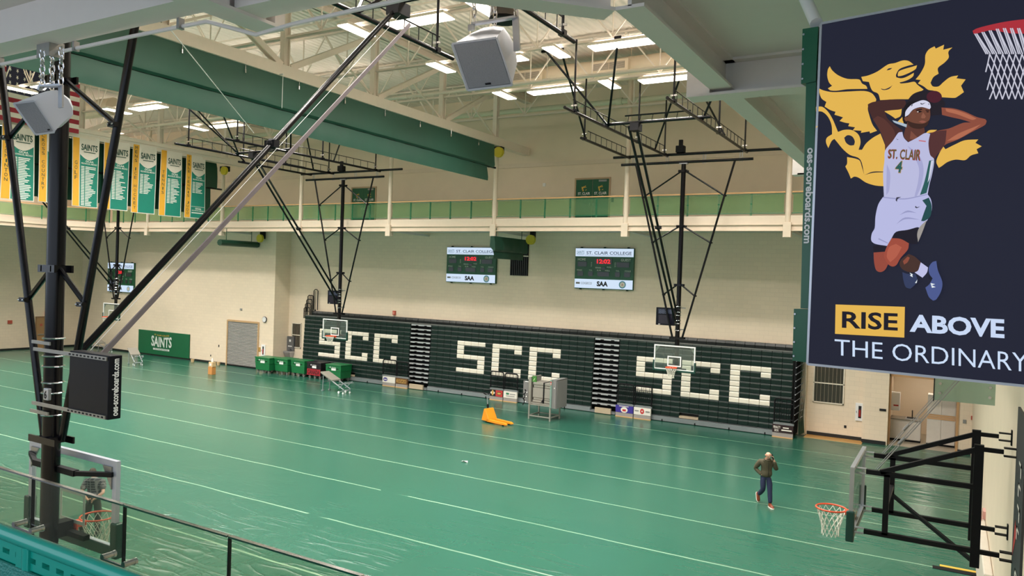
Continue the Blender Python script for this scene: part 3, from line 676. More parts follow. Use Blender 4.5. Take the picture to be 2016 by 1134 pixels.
for j in range(14): g.poly([ff2(.30 + j * .03, .46), ff2(.33 + j * .03, .46), ff2(.33 + j * .03, 1), ff2(.30 + j * .03, 1)], 0)
for a in range(6):
    for b in range(5): 
        c = (.335 + a * .068, .51 + b * .105); g.poly([ff3(c[0] + .014 * (1 if k % 2 else .42) * math.sin(k * math.pi / 5), c[1] + .04 * (1 if k % 2 else .42) * math.cos(k * math.pi / 5)) for k in range(10)], 1)
g.build('star_field', [mat('navy_flag_cloth', '#23233f', .7), BWHT], t)
# ------------------------------------------------------------------ loudspeakers
SPK = mat('grey_speaker_shell', '#b9bcc4', .45, var=.03); GRI = mat('grey_speaker_grille', '#85878d', .7, var=.12, scale=90, bump=.3)
def chain(mb, p, q, r=.012):
    p = Vector(p); q = Vector(q); n = max(3, int((q - p).length / .07)); a = (q - p).normalized()
    for k in range(n):
        c = p.lerp(q, (k + .5) / n); s = Vector((1, 0, 0)) if k % 2 else Vector((0, 1, 0)); h = (q - p).length / n * .72
        mb.path([c + a * (h * math.cos(t)) + s * (h * .42 * math.sin(t)) for t in [i * math.pi / 4 for i in range(8)]], r * .7, 5, closed=True)
def speaker(label, front, back, mid, yoke, chains, badge):
    """front: four corners of the grille; back, mid: rings behind it"""
    t = thing('loudspeaker', label, 'speaker', sum(back, Vector()) / len(back))
    def rnd_(r, k=3):
        out = []
        for i in range(4):
            a, b, c = r[i - 1], r[i], r[(i + 1) % 4]
            for s in range(k + 1): 
                f = s / k; out.append((b.lerp(a, .28 * (1 - f)) if f < .5 else b.lerp(c, .28 * (f))) if k < 3 else (b.lerp(a, .3).lerp(b, f)).lerp(b.lerp(c, .3 * f), f))
        return out
    def dense(r):
        out = []
        for i in range(4):
            for s in range(4): out.append(r[i].lerp(r[(i + 1) % 4], s / 4))
        return out
    def sof(r, amt):
        d = dense(r); c = sum(d, Vector()) / 16; R = sum((p - c).length for p in d) / 16
        return [p.lerp(c + (p - c).normalized() * R, amt) for p in d]
    rings = []
    for k in range(13):
        u = k / 12; g = u * 2 if u < .5 else (u - .5) * 2
        r = [a_.lerp(b_, g) for a_, b_ in (zip(front, mid) if u < .5 else zip(mid, back))]
        d = sof(r, min(.9, u * 1.1)); c = sum(d, Vector()) / 16; s = 1 if u < .45 else math.sqrt(max(.02, 1 - ((u - .45) / .56) ** 2.2))
        rings.append([c + (p - c) * (s * .5 + .5 if k < 12 else s * .3) for p in d])
    MB().loft(rings).build('shell', SPK, t, True)
    c = sum(front, Vector()) / 4; nrm = (front[1] - front[0]).cross(front[2] - front[1]).normalized()
    if nrm.dot(Vector(EYE) - c) < 0: nrm = -nrm
    fi = [c + (p - c) * .93 + nrm * .004 for p in front]
    MB().prism(fi, nrm * .012).build('grille', GRI, t)
    q = MB()
    for i in range(4): q.bar(front[i], front[(i + 1) % 4], .02, .02)
    q.build('trim_frame', SPK, t)
    fnp = lambda u, v: fi[3].lerp(fi[2], u).lerp(fi[0].lerp(fi[1], u), v) + nrm * .016
    q = MB(); rect(q, fnp, badge - .07, badge + .07, .03, .075, 0); q.build('badge', BLACKM, t)
    q = MB()
    for a, b in yoke: q.bar(a, b, .07, .02)
    q.build('yoke', ALU, t)
    for a, b in chains: q = MB(); chain(q, a, b); q.build('chain', CHROME, t)
    return t
D = 7.2
P_ = lambda x, y, d: at(x, y, d=d)
speaker('big grey loudspeaker hanging by chains high above the middle of the hall',
        [P_(890, 87, D), P_(977, 75, D + .05), P_(1008, 168, D + .12), P_(921, 178, D + .07)],
        [P_(938, 58, D + .62), P_(985, 49, D + .65), P_(1017, 88, D + .68), P_(970, 118, D + .66)],
        [P_(910, 68, D + .33), P_(993, 52, D + .36), P_(1026, 128, D + .42), P_(938, 152, D + .38)],
        [(P_(928, 60, D + .3), P_(928, 48, D + .3)), (P_(928, 48, D + .3), P_(1015, 34, D + .3)), (P_(1015, 34, D + .3), P_(1018, 100, D + .3))],
        [(P_(934, 46, D + .3), P_(932, -60, D + .3)), (P_(975, 50, D + .5), P_(973, -60, D + .5)), (P_(1015, 33, D + .3), P_(1014, -60, D + .3))], .48)
D = 7.6
speaker('grey loudspeaker with rounded back hanging by chains beside the near mast',
        [P_(27, 204, D), P_(67, 199, D + .1), P_(107, 260, D + .2), P_(70, 265, D + .1)],
        [P_(96, 180, D + .45), P_(124, 184, D + .5), P_(140, 216, D + .5), P_(130, 242, D + .45)],
        [P_(62, 182, D + .2), P_(112, 176, D + .3), P_(143, 224, D + .35), P_(124, 258, D + .3)],
        [(P_(78, 178, D + .1), P_(80, 170, D + .1)), (P_(80, 170, D + .1), P_(121, 168, D + .1)), (P_(120, 168, D + .1), P_(120, 212, D + .1))],
        [(P_(84, 172, D + .1), P_(83, 100, D + .1)), (P_(102, 175, D + .4), P_(103, 98, D + .4)), (P_(120, 166, D + .1), P_(121, 95, D + .1))], .8)
t = thing('horn_lamp', 'dark bell shaped lamp housing behind the big loudspeaker', 'lamp', P_(993, 30, 8.2))
q = MB(); c = P_(993, 20, 8.2); q.lathe([(.03, .2), (.11, .17), (.15, .05), (.16, -.09)], c, 14); q.build('bell', mat('dark_grey_bell', '#6a645f', .4, .5), t, True)
MB().lathe([(.165, -.09), (.165, -.12)], c, 14).build('rim', BLACKM, t, True); q = MB(); q.tube(c + Vector((0, 0, .2)), c + Vector((0, 0, .9)), .012); q.build('stem', BLACKM, t)
# conduit and fittings below the near track
t = thing('conduit', 'thin grey conduit clipped under the near track edge', 'conduit', (-7, 4.45, 8.9))
q = MB(); q.path([(XL + 45, 4.52, 8.93), (-7, 4.52, 8.93), (-5.95, 4.54, 8.93), (-5.6, 4.8, 8.84), (-5.2, 4.86, 8.9), (-3.85, 4.86, 8.93)], .02, 8); q.build('pipe_run', SOFFIT, t, True)
q = MB()
for x in (-12, -9.5, -8.0, -6.3): q = MB(); q.bx(x - .018, x + .018, 4.49, 4.55, 8.9, 9.0); q.build('clip', GALV, t)
tag(MB().bx(-8.52, -8.28, 4.4, 4.56, 8.86, 9.02).build('junction_box', GALV), 'small grey junction box under the near track edge by the mast top', 'box')
q = MB(); a = P_(-0, 0, 1)
t = thing('pull_cord', 'thin white cord slanting down in front of the wide green curtain', 'cord', at(335, 57, y=7))
MB().tube(at(333, 55, y=6.5), at(500, 262, y=14), .008, 5).build('cord_run', WHITE, t)
t = thing('pull_cord', 'short white cord hanging against the wide green curtain', 'cord', (-19.5, 16, 12.5))
MB().bx(-19.85, -19.64, at(557, 150, x=-19.65).y - .02, at(557, 150, x=-19.65).y + .02, 13.22, 13.25).tube(at(557, 150, x=-19.65), at(555, 213, x=-19.65), .012, 5).build('cord_run', WHITE, t)
# ------------------------------------------------------------------ basketball backboard, rim and net (local: x sideways, y out from the board, z up)
def board(t, T, frame_mat, detail=1.0, padcol=None, big=False):
    z0, z1, h = (2.86, 4.08, 1.06) if big else (2.9, 3.97, .915)
    MB(T).bx(-h + .02, h - .02, -.006, .006, z0 + .02, z1 - .02).build('glass_board', BOARDG, t)
    q = MB(T); w = .085 if big else .05
    q.bx(-h, h, -.03, .03, z1 - w, z1); q.bx(-h, h, -.03, .03, z0, z0 + w); q.bx(-h, -h + w, -.03, .03, z0 + w, z1 - w); q.bx(h - w, h, -.03, .03, z0 + w, z1 - w)
    q.build('board_frame', frame_mat, t)
    q = MB(T); a, b, c, l = -.305, .305, 3.06, .05
    for s in (.012,):
        q.bx(a, b, s - .004, s, c + .45 - l, c + .45); q.bx(a, b, s - .004, s, c, c + l); q.bx(a, a + l, s - .004, s, c + l, c + .45 - l); q.bx(b - l, b, s - .004, s, c + l, c + .45 - l)
    q.build('target_square', WHITE, t)
    q = MB(T); q.loft([[(x, yy, z) for yy, z in ((-.045, z0 - .07), (.045, z0 - .07), (.045, z0 + (.08 if big else .02)), (-.045, z0 + (.08 if big else .02)))] for x in (-h - .03, h + .03)])
    for s in (-1, 1): q.bx(s * h - (.07 if big else .035), s * h + (.07 if big else .035), -.06, .06, z0 - .07, z0 + .4)
    q.build('edge_pad', padcol or GRNPAD, t, bevel=.02)
    rim = MB(T); R = .235; cy = .15 + R
    rim.path([(R * math.cos(k * math.pi / 12), cy + R * math.sin(k * math.pi / 12), 3.05) for k in range(24)], .013 * detail, 8, closed=True)
    rim.bx(-.1, .1, .0, .16, 3.0, 3.05); rim.bx(-.12, .12, .006, .03, 2.93, 3.06)
    ro = rim.build('rim', ORANGE, t, True)
    net = MB(T); lv = [(3.035, .225), (2.95, .2), (2.86, .17), (2.77, .145), (2.68, .13), (2.6, .135)]
    for k in range(12):
        for j in range(len(lv) - 1):
            for sg in (-1, 1):
                a0 = 2 * math.pi * (k + (j % 2) * .5) / 12; a1 = 2 * math.pi * (k + (j % 2) * .5 + sg * .5) / 12
                p = (lv[j][1] * math.cos(a0), cy + lv[j][1] * math.sin(a0), lv[j][0]); q_ = (lv[j + 1][1] * math.cos(a1), cy + lv[j + 1][1] * math.sin(a1), lv[j + 1][0])
                net.tube(p, q_, .0055 * detail, 4)
    net.build('net', NETM, ro)
    return ro
def ceiling_hoop(xc, ym, s, label, near=False, flip=1):
    """hoop hung from the roof; s=+1: board faces +y"""
    t = thing('ceiling_basketball_hoop', label, 'basketball hoop', (xc, ym, 12.3), 'basketball hoops hung from the roof')
    T = lambda p: Vector((xc + s * p.x, ym + s * p.y, p.z))
    def TB(p): return T(Vector((p.x, p.y + .3, p.z)))
    MB(T).tube((0, 0, 2.78), (0, 0, 11.9), .115 if near else .10, 18).build('mast', BLACK, t, True)
    # hinge pipe, cross pipe, hangers between
    q = MB(); q.tube((xc - 3.3, ym, 12.3), (xc + 4.2, ym, 12.3), .06, 10); q.build('cross_pipe', BLACK, t, True)
    q = MB(); q.tube((xc - 2.9, ym, 11.95), (xc + 2.95, ym, 11.95), .06, 10); q.build('hinge_pipe', BLACK, t, True)
    q = MB()
    for dx in (-2.3, -.75, .9, 2.45):
        for e in (-.05, .05): q.tube((xc + dx + e, ym, 12.38), (xc + dx + e, ym, 11.85), .014, 6)
    q.bx(xc - .18, xc + .18, ym - .1, ym + .1, 11.86, 11.9)
    q.build('pipe_clamp', ALU, t)
    for sx in (-1, 1):
        top = Vector((sx * 2.2, 0, 11.93)); bot = Vector((sx * .22, 0.02, 4.3))
        lp = lambda z: top.lerp(bot, (11.93 - z) / (11.93 - 4.3))
        MB(T).tube(top, bot, .05 if near else .045, 10).build('side_leg', BLACK, t, True)
        for za, zb in ((11.55, 10.45), (9.15, 8.45), (6.6, 6.15)):
            q = MB(T); q.tube((sx * .1, 0, za), lp(zb), .035, 8)
            e = lp(zb); q.bar((e.x - .07, e.y - .06, e.z), (e.x + .07, e.y - .06, e.z), .06, .06)
            o = q.build('brace', BLACK, t)
            c = MB(T); c.ball((e.x - .05, e.y - .1, e.z), .014, 6); c.ball((e.x + .05, e.y - .1, e.z), .014, 6); c.build('bolt', CHROME, o)
    q = MB(T)
    for z in (11.55, 9.15, 6.6): q = MB(T); q.bx(-.2, .2, -.13, -.10, z - .05, z + .05); q.bx(-.2, .2, .10, .13, z - .05, z + .05); q.bx(-.13, -.10, -.13, .13, z - .04, z + .04); q.bx(.10, .13, -.13, .13, z - .04, z + .04); q.build('brace_collar', BLACK, t)
    q = MB(T); q.bx(-.32, .32, -.135, -.11, 4.24, 4.33); q.bx(-.32, .32, .11, .135, 4.24, 4.33); q.bx(-.13, -.10, -.13, .13, 4.24, 4.33); q.bx(.10, .13, -.13, .13, 4.24, 4.33); q.build('leg_collar', BLACK, t)
    for z in (5.42, 5.28, 5.06, 4.92, 5.66, 4.62): q = MB(T); q.path([(.13 * math.cos(a), .13 * math.sin(a), z) for a in [k * math.pi / 8 for k in range(16)]], .012, 6, closed=True); q.build('u_bolt', CHROME, t)
    for z in (5.60, 4.66): q = MB(T); q.bx(-.28, .16, -.145, -.125, z - .022, z + .022); q.build('slotted_strut', GALV, t)
    # fold brace
    sgn = 1 if s > 0 else -1
    top = Vector((xc + .33, ym + s * 6.65, 12.25)); b0 = Vector((xc + (.25 if near else -.02), ym + s * .2, 5.45))
    MB().tube(b0, top, .05, 10).build('fold_brace', BLACK, t, True)
    o2 = Vector((.12, 0, 0)) if near else Vector((-.28, 0, 0))
    if near: MB().bar(b0 + Vector((.22, .1, -.1)), top + Vector((.2, .15, -.35)), .03, .07, up=(0, 1, 0)).build('fold_strap', mat('worn_grey_strap', '#6f676b', .5), t)
    else: MB().tube(b0 + Vector((-.05, 0, -.4)), top + o2, .05, 10).build('fold_brace', BLACK, t, True)
    m_ = b0.lerp(top, .5); q = MB(); q.ball(m_, .1, 8); q.bx(m_.x - .12, m_.x + .12, m_.y - .06, m_.y + .06, m_.z - .06, m_.z + .06); q.build('brace_joint', BLACKM, t)
    MB().tube(b0 + Vector((.1, .1, .05)), top + Vector((.1, 0, -.15)), .004, 5).build('winch_cable', WHITE if near else GALV, t)
    q = MB(); q.bx(top.x - .16, top.x + .16, top.y - .2, top.y + .2, top.z - .2, top.z + .06); q.build('hinge_block', BLACKM, t)
    # rails, front cross pipe, stiffening ladders, hangers
    y1 = ym + s * 10.2
    for dx, ya, yb in ((-.75, ym, y1), (2.68, ym, y1), (-2.5, ym, ym + s * 5.2)):
        x = xc + dx
        MB().tube((x, ya, 12.24), (x, yb, 12.24), .055, 10).build('rail_pipe', BLACK, t, True)
        q = MB(); n = int(abs(yb - ya) / .55)
        q.tube((x, ya + s * .5, 12.62), (x, yb - s * .6, 12.62), .018, 6)
        for k in range(n): 
            y = ya + s * (.5 + k * .55)
            if (y - yb) * s < -.5: q.tube((x, y, 12.24), (x, y, 12.62), .013, 5)
        q.build('rail_truss', BLACK, t)
    yc = ym + s * 6.65
    q = MB(); q.tube((xc - .95, yc, 12.36), (xc + 3.0, yc, 12.36), .055, 10); q.build('front_pipe', BLACK, t, True)
    q = MB(); q.tube((xc - .1, yc, 12.62), (xc + 2.3, yc, 12.62), .03, 6)
    for k in range(6): q.tube((xc + k * .45, yc, 12.36), (xc + .05 + k * .45, yc, 12.62), .013, 5)
    q.build('pipe_truss', BLACK, t)
    for dx, dy in ((-.75, 9.5), (-.75, 3.6), (2.68, 9.6), (2.68, 4.4), (2.68, .4), (-2.5, 4.9), (-.75, .4)):
        x, y = xc + dx, ym + s * dy
        q = MB(); q.tube((x, y, 12.24), (x, y, 14.62), .035, 8); q.bx(x - .08, x + .08, y - .07, y + .07, 12.2, 12.32); o = q.build('hanger_pipe', BLACK, t)
        MB().bx(x - .1, x + .1, y - .03, y + .03, 12.42, 12.47).build('clamp_bolt', CHROME, o)
    for a, b in (((-.75, 6.6), (-2.2, 9.0)), ((2.68, 6.5), (4.2, 8.0)), ((-.75, 6.65), (.6, 9.2)), ((2.68, 3.6), (1.0, 1.0)), ((-2.5, 4.8), (-1.6, 9.0)), ((-.75, 1.6), (1.2, 4.4))):
        p = (xc + a[0], ym + s * a[1], 12.3); r = (xc + b[0], ym + s * b[1], 14.6)
        q = MB(); q.tube(p, r, .04, 8); q.bx(r[0] - .12, r[0] + .12, r[1] - .05, r[1] + .05, 14.5, 14.64); q.build('sway_brace', BLACK, t)
    MB().bx(xc - .35, xc + .02, ym - .15 * 1, ym + .15, 12.36, 12.66).build('winch_motor', BLACKM, t, bevel=.02)
    MB().bx(xc - .24, xc - .08, ym - .06, ym + .06, 12.66, 12.92).build('motor_box', BLACKM, t)
    MB(TB).bx(-.5, .5, -.28, -.2, 3.84, 3.92).bar((-.5, -.24, 3.88), (-1.0 if near else -.86, -.04, 3.9), .06).bar((.5, -.24, 3.88), (1.0 if near else .86, -.04, 3.9), .06).build('board_bracket', BLACKM, t); MB(TB).bx(-.09, .09, -.3, -.02, 2.92, 3.12).bx(-.5, .5, -.12, -.03, 2.93, 3.0).build('board_bracket', BLACKM, t)
    hg, zg = (.98, 4.0) if near else (.87, 3.92)
    for sx in (-1, 1): q = MB(TB); q.prism([(sx * hg, -.05, zg), (sx * (hg - .2), -.05, zg), (sx * hg, -.05, zg - .3)], (0, .02, 0)); q.build('corner_gusset', GALV, t)
    ro = board(t, TB, mat('pale_blue_steel_frame', '#b4bac8', .35, .3) if near else WHITE, 1.0 if near else 1.6, None, near)
    # shot clock box on the side of the mast
    x0, x1 = (.91, 1.75) if near else (.2, 1.05)
    q = MB(T); q.bx(x0, x1, -.30, -.13, 4.80, 5.58); bx_ = q.build('shot_clock', mat('navy_black_cabinet', '#0b0d18', .45, spec=.2), t, bevel=.01)
    q = MB(T)
    for z in (5.54, 4.83): q.bx(.1, x1 - .03, -.32, -.30, z - .022, z + .022)
    for z in (5.54, 4.83):
        for k in range(10): q.bx(x0 + .02 + k * .08, x0 + .06 + k * .08, -.323, -.32, z - .01, z + .01, 1)
    q.build('slotted_strut', [GALV, BLACKM], t)
    fy = -.129
    q = MB(T); q.bx(x0 + .1, x1 - .1, fy, fy + .01, 5.30, 5.52); q.bx(x0 + .12, x1 - .12, fy, fy + .01, 4.86, 5.26, 1); q.build('digit_window', [mat('dark_blue_window', '#2a3040', .2), mat('dark_window', '#1d1b28', .2)], bx_)
    q = MB(T); fn = plane_fn((x0 + .14, fy + .012, 5.32), (x1 - x0 - .28, 0, 0), (0, 0, .16)); word(q, '88:88', fn, 1, 0, 0, 1); q.build('unlit_digits', mat('unlit_digit', '#454d63', .4), bx_)
    q = MB(T); q.bx(x1 - .2, x1 - .12, fy, fy + .012, 4.83, 4.85); q.build('maker_plate', WHITE, bx_)
    if near:
        q = MB(T); fn = plane_fn((x1 + .004, -.22, 4.80), (0, 0, .74), (0, .001, 0))
        fn = lambda u, v: Vector((x1 + .006, -.172 - v * .085, 4.84 + u * .70)) 
        word(q, 'oes-scoreboards.com', fn, 0, 1, 0, 1, 0, .03); q.build('maker_lettering', WHITE, bx_)
        q = MB(T); q.bx(.05, .16, -.15, -.10, 4.84, 5.0); q.build('control_box', ALU, t, bevel=.01)
        q = MB(T); fn = plane_fn((.075, -.152, 4.86), (.06, 0, 0), (0, 0, .11)); word(q, '6', fn, 0, 1, 0, 1, 0, .03); q.build('number_sticker', BLACKM, t)
    return t
ceiling_hoop(-10.52, 5.75, 1, 'big near basketball hoop seen from behind on its thick black mast at the balcony', near=True)
ceiling_hoop(-10.29, 32.15, -1, 'hung basketball hoop in front of the bleacher block nearest the far corner window')
ceiling_hoop(-30.0, 32.15, -1, 'hung basketball hoop in front of the bleacher block beside the wheeled bins')
ceiling_hoop(-49.6, 31.2, -1, 'small distant hung hoop in front of the scoreboard behind the near mast')
# ------------------------------------------------------------------ side hoop on the wall frame
t = thing('wall_basketball_hoop', 'side basketball hoop on a black swing frame fixed to the white wall', 'basketball hoop', (.6, 13.5, 3.4))
T = lambda p: Vector((-1.22 - p.y, 13.53 + p.x, p.z))
board(t, T, ALU, 1.1)
YN, YF, XP, XB = 12.9, 14.25, .42, -1.05
for nm, y in (('near', YN), ('far', YF)):
    MB().bx(XP - .06, XP + .06, y - .05, y + .05, 2.72, 4.5).build('upright', BLACKM, t)
    MB().bar((XB, y, 3.88), (XP, y, 3.88), .07).build('arm', BLACKM, t)
    MB().bar((XB, y, 2.95), (XP, y, 2.95), .07).build('arm', BLACKM, t)
    MB().bar((XB + .2, y, 3.9), (XP, y, 4.44), .07).build('diagonal_arm', BLACKM, t)
    MB().bx(XB + .25, XB + .33, y - .035, y + .035, 2.95, 3.88).build('post', BLACKM, t)
    for z in (4.44, 2.95):
        q = MB(); q.bar((XP, y, z), (XP + .3, y, z), .06); q.bx(XP + .3, XR, y - .05, y + .05, z + .05, z + .065); q.bx(XP + .3, XR, y - .05, y + .05, z - .065, z - .05); q.bx(XR - .02, XR, y - .05, y + .05, z - .12, z + .12); q.build('wall_bracket', BLACKM, t)
    q = MB()
    for z in (3.88, 2.95): q.bx(-1.2, XB, y - .04, y + .04, z + .035, z + .045); q.bx(-1.2, XB, y - .04, y + .04, z - .045, z - .035)
    q.build('board_bracket', ALU, t)
MB().bar((XB + .3, YF, 3.25), (XP, YN, 2.78), .05).build('cross_brace', BLACKM, t)
MB().bar((XB + .29, YN, 3.4), (XB + .29, YF, 3.4), .06).build('cross_arm', BLACKM, t)
for y in (YN, YF):
    q = MB(); q.tube((XB + .15, y, 3.93), (.3, y + .4, 5.6), .009, 5); q.tube((XB + .12, y, 3.93), (.26, y + .4, 5.6), .006, 5); q.tube((XB + .42, y + .09, 4.35), (XB + .5, y + .11, 4.45), .022, 6); q.build('support_cable', GALV, t)
# ------------------------------------------------------------------ folded bleachers
SEATD = mat('dark_green_seat', '#0f241f', .45, var=.12, spec=.3); SEATW = mat('cream_seat', '#ebe3d4', .4, var=.03); NOSE = mat('grey_step_nosing', '#84898b', .4, .3); BACKD = mat('black_row_front', '#101413', .6)
NR, ZTOP, PITCH = 14, 3.76, .25
def rowpos(i): return 35.42 - .012 * i, ZTOP - PITCH * i     # front y and top z of row i (0 = top)
LET = {'S': {3: '1111', 4: '1000', 5: '1000', 6: '1111', 7: '0001', 8: '0001', 9: '1111'}, 'C': {3: '1111', 4: '1001', 5: '1000', 6: '1000', 7: '1000', 8: '1001', 9: '1111'}}
def bank(x0, x1, lead, gaps, label):
    t = thing('bleacher_block', label, 'bleachers', ((x0 + x1) / 2, 35.7, 0), 'folded bleacher blocks')
    n = round((x1 - x0) / .459); sw = (x1 - x0) / n
    for i in range(NR):
        y, z = rowpos(i); cols = [0] * n; c = lead
        for L in 'SCC':
            if i in LET[L]:
                for k, ch in enumerate(LET[L][i]):
                    if ch == '1' and c + k < n: cols[c + k] = 1
            c += 5
        q = MB()
        for k in range(n):
            if i in gaps and k == gaps[i][0]: q.build('seat_row', [SEATD, SEATW], t); q = MB()
            if i in gaps and gaps[i][0] <= k < gaps[i][1]: continue
            a, b = x0 + k * sw + .008, x0 + (k + 1) * sw - .008
            q.loft([[(a, y + .0, z - PITCH + .014), (b, y + .0, z - PITCH + .014), (b, y + .12, z - PITCH + .014), (a, y + .12, z - PITCH + .014)],
                    [(a, y - .025, z - PITCH + .035), (b, y - .025, z - PITCH + .035), (b, y + .12, z - PITCH + .035), (a, y + .12, z - PITCH + .035)],
                    [(a, y - .03, z - .05), (b, y - .03, z - .05), (b, y + .12, z - .05), (a, y + .12, z - .05)],
                    [(a + .006, y - .008, z - .004), (b - .006, y - .008, z - .004), (b - .006, y + .12, z - .001), (a + .006, y + .12, z - .001)]], cols[k])
        q.build('seat_row', [SEATD, SEATW], t)
        q = MB(); q.bx(x0, x1, y + .06, y + .6, z - PITCH, z - PITCH + .024); q.bx(x0, x1, y - .012, y + .06, z - PITCH + .002, z - PITCH + .011, 1)
        if i in gaps: a, b = x0 + gaps[i][0] * sw, x0 + gaps[i][1] * sw; q.bx(a, b, y + .2, y + .4, z - PITCH, z - .05, 0); q.bx(a, b, y - .05, y + .3, z - PITCH, z - PITCH + .1, 2)
        q.build('row_deck', [BACKD, NOSE, mat('pale_wood_step', '#b9a890', .5)], t)
    q = MB()
    for s in (x0, x1): q = MB(); q.prism([(s - .02, 35.3, .05), (s - .02, 36.25, .05), (s - .02, 36.25, 3.7), (s - .02, 35.45, 3.7)], (.04, 0, 0)); q.build('end_panel', BACKD, t)
    y, z = rowpos(NR - 1)
    q = MB(); q.bx(x0, x1, y - .12, y + .3, .03, z - PITCH - .02); q.build('base_rail', mat('grey_base_rail', '#858d90', .45, .2), t)
    q = MB()
    for k in range(int((x1 - x0) / 1.6)): x = x0 + .8 + k * 1.6; q.disc((x, y - .1, .06), (1, 0, 0), .06, .05, 10)
    q.build('roller', BLACKM, t)
    return n
bank(-14.25, -6.0, 2, {13: (7, 9)}, 'dark green folded bleacher block with cream letters nearest the far corner window')
bank(-25.88, -15.65, 4, {}, 'dark green folded bleacher block with cream letters behind the grey rack cart')
bank(-35.95, -27.4, 3, {13: (8, 10)}, 'dark green folded bleacher block with cream letters beside the wheeled bins')
t = thing('bleacher_top_row', 'long dark top seat row and grey ledge running along the wall above the bleacher blocks', 'bleachers', (-21, 36.1, 3.7))
q = MB(); n = 66; sw = 29.95 / n
for k in range(n):
    a, b = -35.95 + k * sw + .01, -35.95 + (k + 1) * sw - .01
    q.loft([[(a, 36.0, 3.78), (b, 36.0, 3.78), (b, 36.25, 3.78), (a, 36.25, 3.78)], [(a, 35.97, 3.93), (b, 35.97, 3.93), (b, 36.25, 3.93), (a, 36.25, 3.93)], [(a, 36.03, 4.04), (b, 36.03, 4.04), (b, 36.26, 4.05), (a, 36.26, 4.05)]])
q.build('seat_row', mat('black_seat', '#1b2120', .4), t)
MB().bx(-35.95, -6.0, 35.44, 36.27, 3.765, 3.785).build('ledge', mat('grey_ledge', '#6f7473', .5), t)
for j, (xa, xb, lb) in enumerate(((-27.38, -25.9, 'grey folded step aisle between the two bleacher blocks nearer the bins'), (-15.63, -14.27, 'grey folded step aisle beside the block nearest the far corner window'))):
    t = thing('bleacher_aisle', lb, 'steps', ((xa + xb) / 2, 36, 0), 'step aisles between the bleacher blocks')
    MB().bx(xa, xb, 35.95, 36.2, .05, 3.7).build('back_panel', BACKD, t)
    for i in range(NR):
        y, z = rowpos(i)
        q = MB(); q.bx(xa + .03, xb - .03, y - .0, y + .45, z - .075, z - .02); q.bx(xa + .03, xb - .03, y - .02, y, z - .10, z - .015, 1)
        for s in (.3, .72): x = xa + (xb - xa) * s; q.bx(x - .09, x + .09, y - .025, y, z - .11, z - .06, 2)
        q.build('step', [mat('grey_step', '#8f9294', .4, .2), mat('pale_nosing', '#c6c8cc', .35, .5), BLACKM], t)
    y, z = rowpos(NR - 1)
    q = MB(); q.bx(xa + .3, xb - .2, y - .25, y - .15, .03, .3); q.build('bottom_step', mat('pale_wood_step', '#b9a890', .5), t)
    MB().bx(xa, xb, y - .15, y + .2, .03, .12).build('base_rail', NOSE, t)
# black guard rails and sponsor boards before the bleachers
def guard(x0, x1, y, z0, z1, label, nm='guard_rail'):
    t = thing(nm, label, 'railing', ((x0 + x1) / 2, y, 0), 'black guard rails before the bleachers')
    r = .1; q = MB(); pts = [(x0, y, z0)] + [(x0 + r - r * math.cos(a), y, z1 - r + r * math.sin(a)) for a in (0, .5, 1.0, 1.57)] + [(x1 - r + r * math.sin(a), y, z1 - r + r * math.cos(a)) for a in (0, .5, 1.0, 1.57)] + [(x1, y, z0)]
    q.path(pts, .035, 8); q.build('frame', BLACKM, t, True)
    q = MB(); q.tube((x0, y, z1 - .22), (x1, y, z1 - .22), .018, 6); q.tube((x0, y, z0 + .15), (x1, y, z0 + .15), .018, 6)
    for k in range(1, 8): x = x0 + (x1 - x0) * k / 8; q.tube((x, y, z0 + .15), (x, y, z1 - (.02 if k % 2 else .22)), .012, 5)
    q.build('spindle', BLACKM, t)
    MB().bx(x0 - .03, x1 + .03, y - .02, y + .08, z0 - .095, z0).build('foot_plate', NOSE, t)
def sponsor(x0, x1, y, z0, z1, base, lines, label, extra=None):
    t = thing('sponsor_board', label, 'sign', ((x0 + x1) / 2, y, 0), 'sponsor boards at the foot of the bleachers')
    MB().bx(x0, x1, y - .02, y + .09, z0, z1).build('board', base, t)
    MB().bx(x0, x1, y - .01, y + .09, .04, z0).build('kick_panel', mat('grey_kick_panel', '#9a9490', .5), t)
    MB().bx(x0, x1, y - .03, y + .09, .0, .04).build('bottom_strip', WOOD, t)
    fn = plane_fn((x0, y - .024, z0), (x1 - x0, 0, 0), (0, 0, z1 - z0)); q = MB(); mats = []
    for mi, (s, u0, u1, v0, v1, M) in enumerate(lines):
        mats.append(M)
        if s == '#': q.poly([Vector((0, -.003 * mi, 0)) + fn((u0 + u1) / 2 + (u1 - u0) / 2 * math.cos(a), (v0 + v1) / 2 + (v1 - v0) / 2 * math.sin(a)) for a in [k * math.pi / 10 for k in range(20)]], mi)
        elif s == '|': rect(q, lambda u, v: fn(u, v) + Vector((0, -.003 * mi, 0)), u0, u1, v0, v1, mi)
        else: word(q, s, lambda u, v: fn(u, v) + Vector((0, -.004, 0)), u0, u1, v0, v1, mi, .02)
    q.build('printed_mark', mats, t)
BLKI2 = mat('black_board', '#17171a', .5); PURP = mat('purple_ink', '#3b2f8f', .5); RED = mat('red_ink', '#c23a3a', .5); BOARDW = mat('white_board', '#e8e3da', .5); GOLD = mat('gold_ink', '#c9a15a', .5); BRD = mat('brown_board', '#6b4a2a', .5); TINK = mat('grey_ink', '#8a8a88', .6)
def X_(px, y): return at(px, 700, y=y).x
yb_ = 35.0
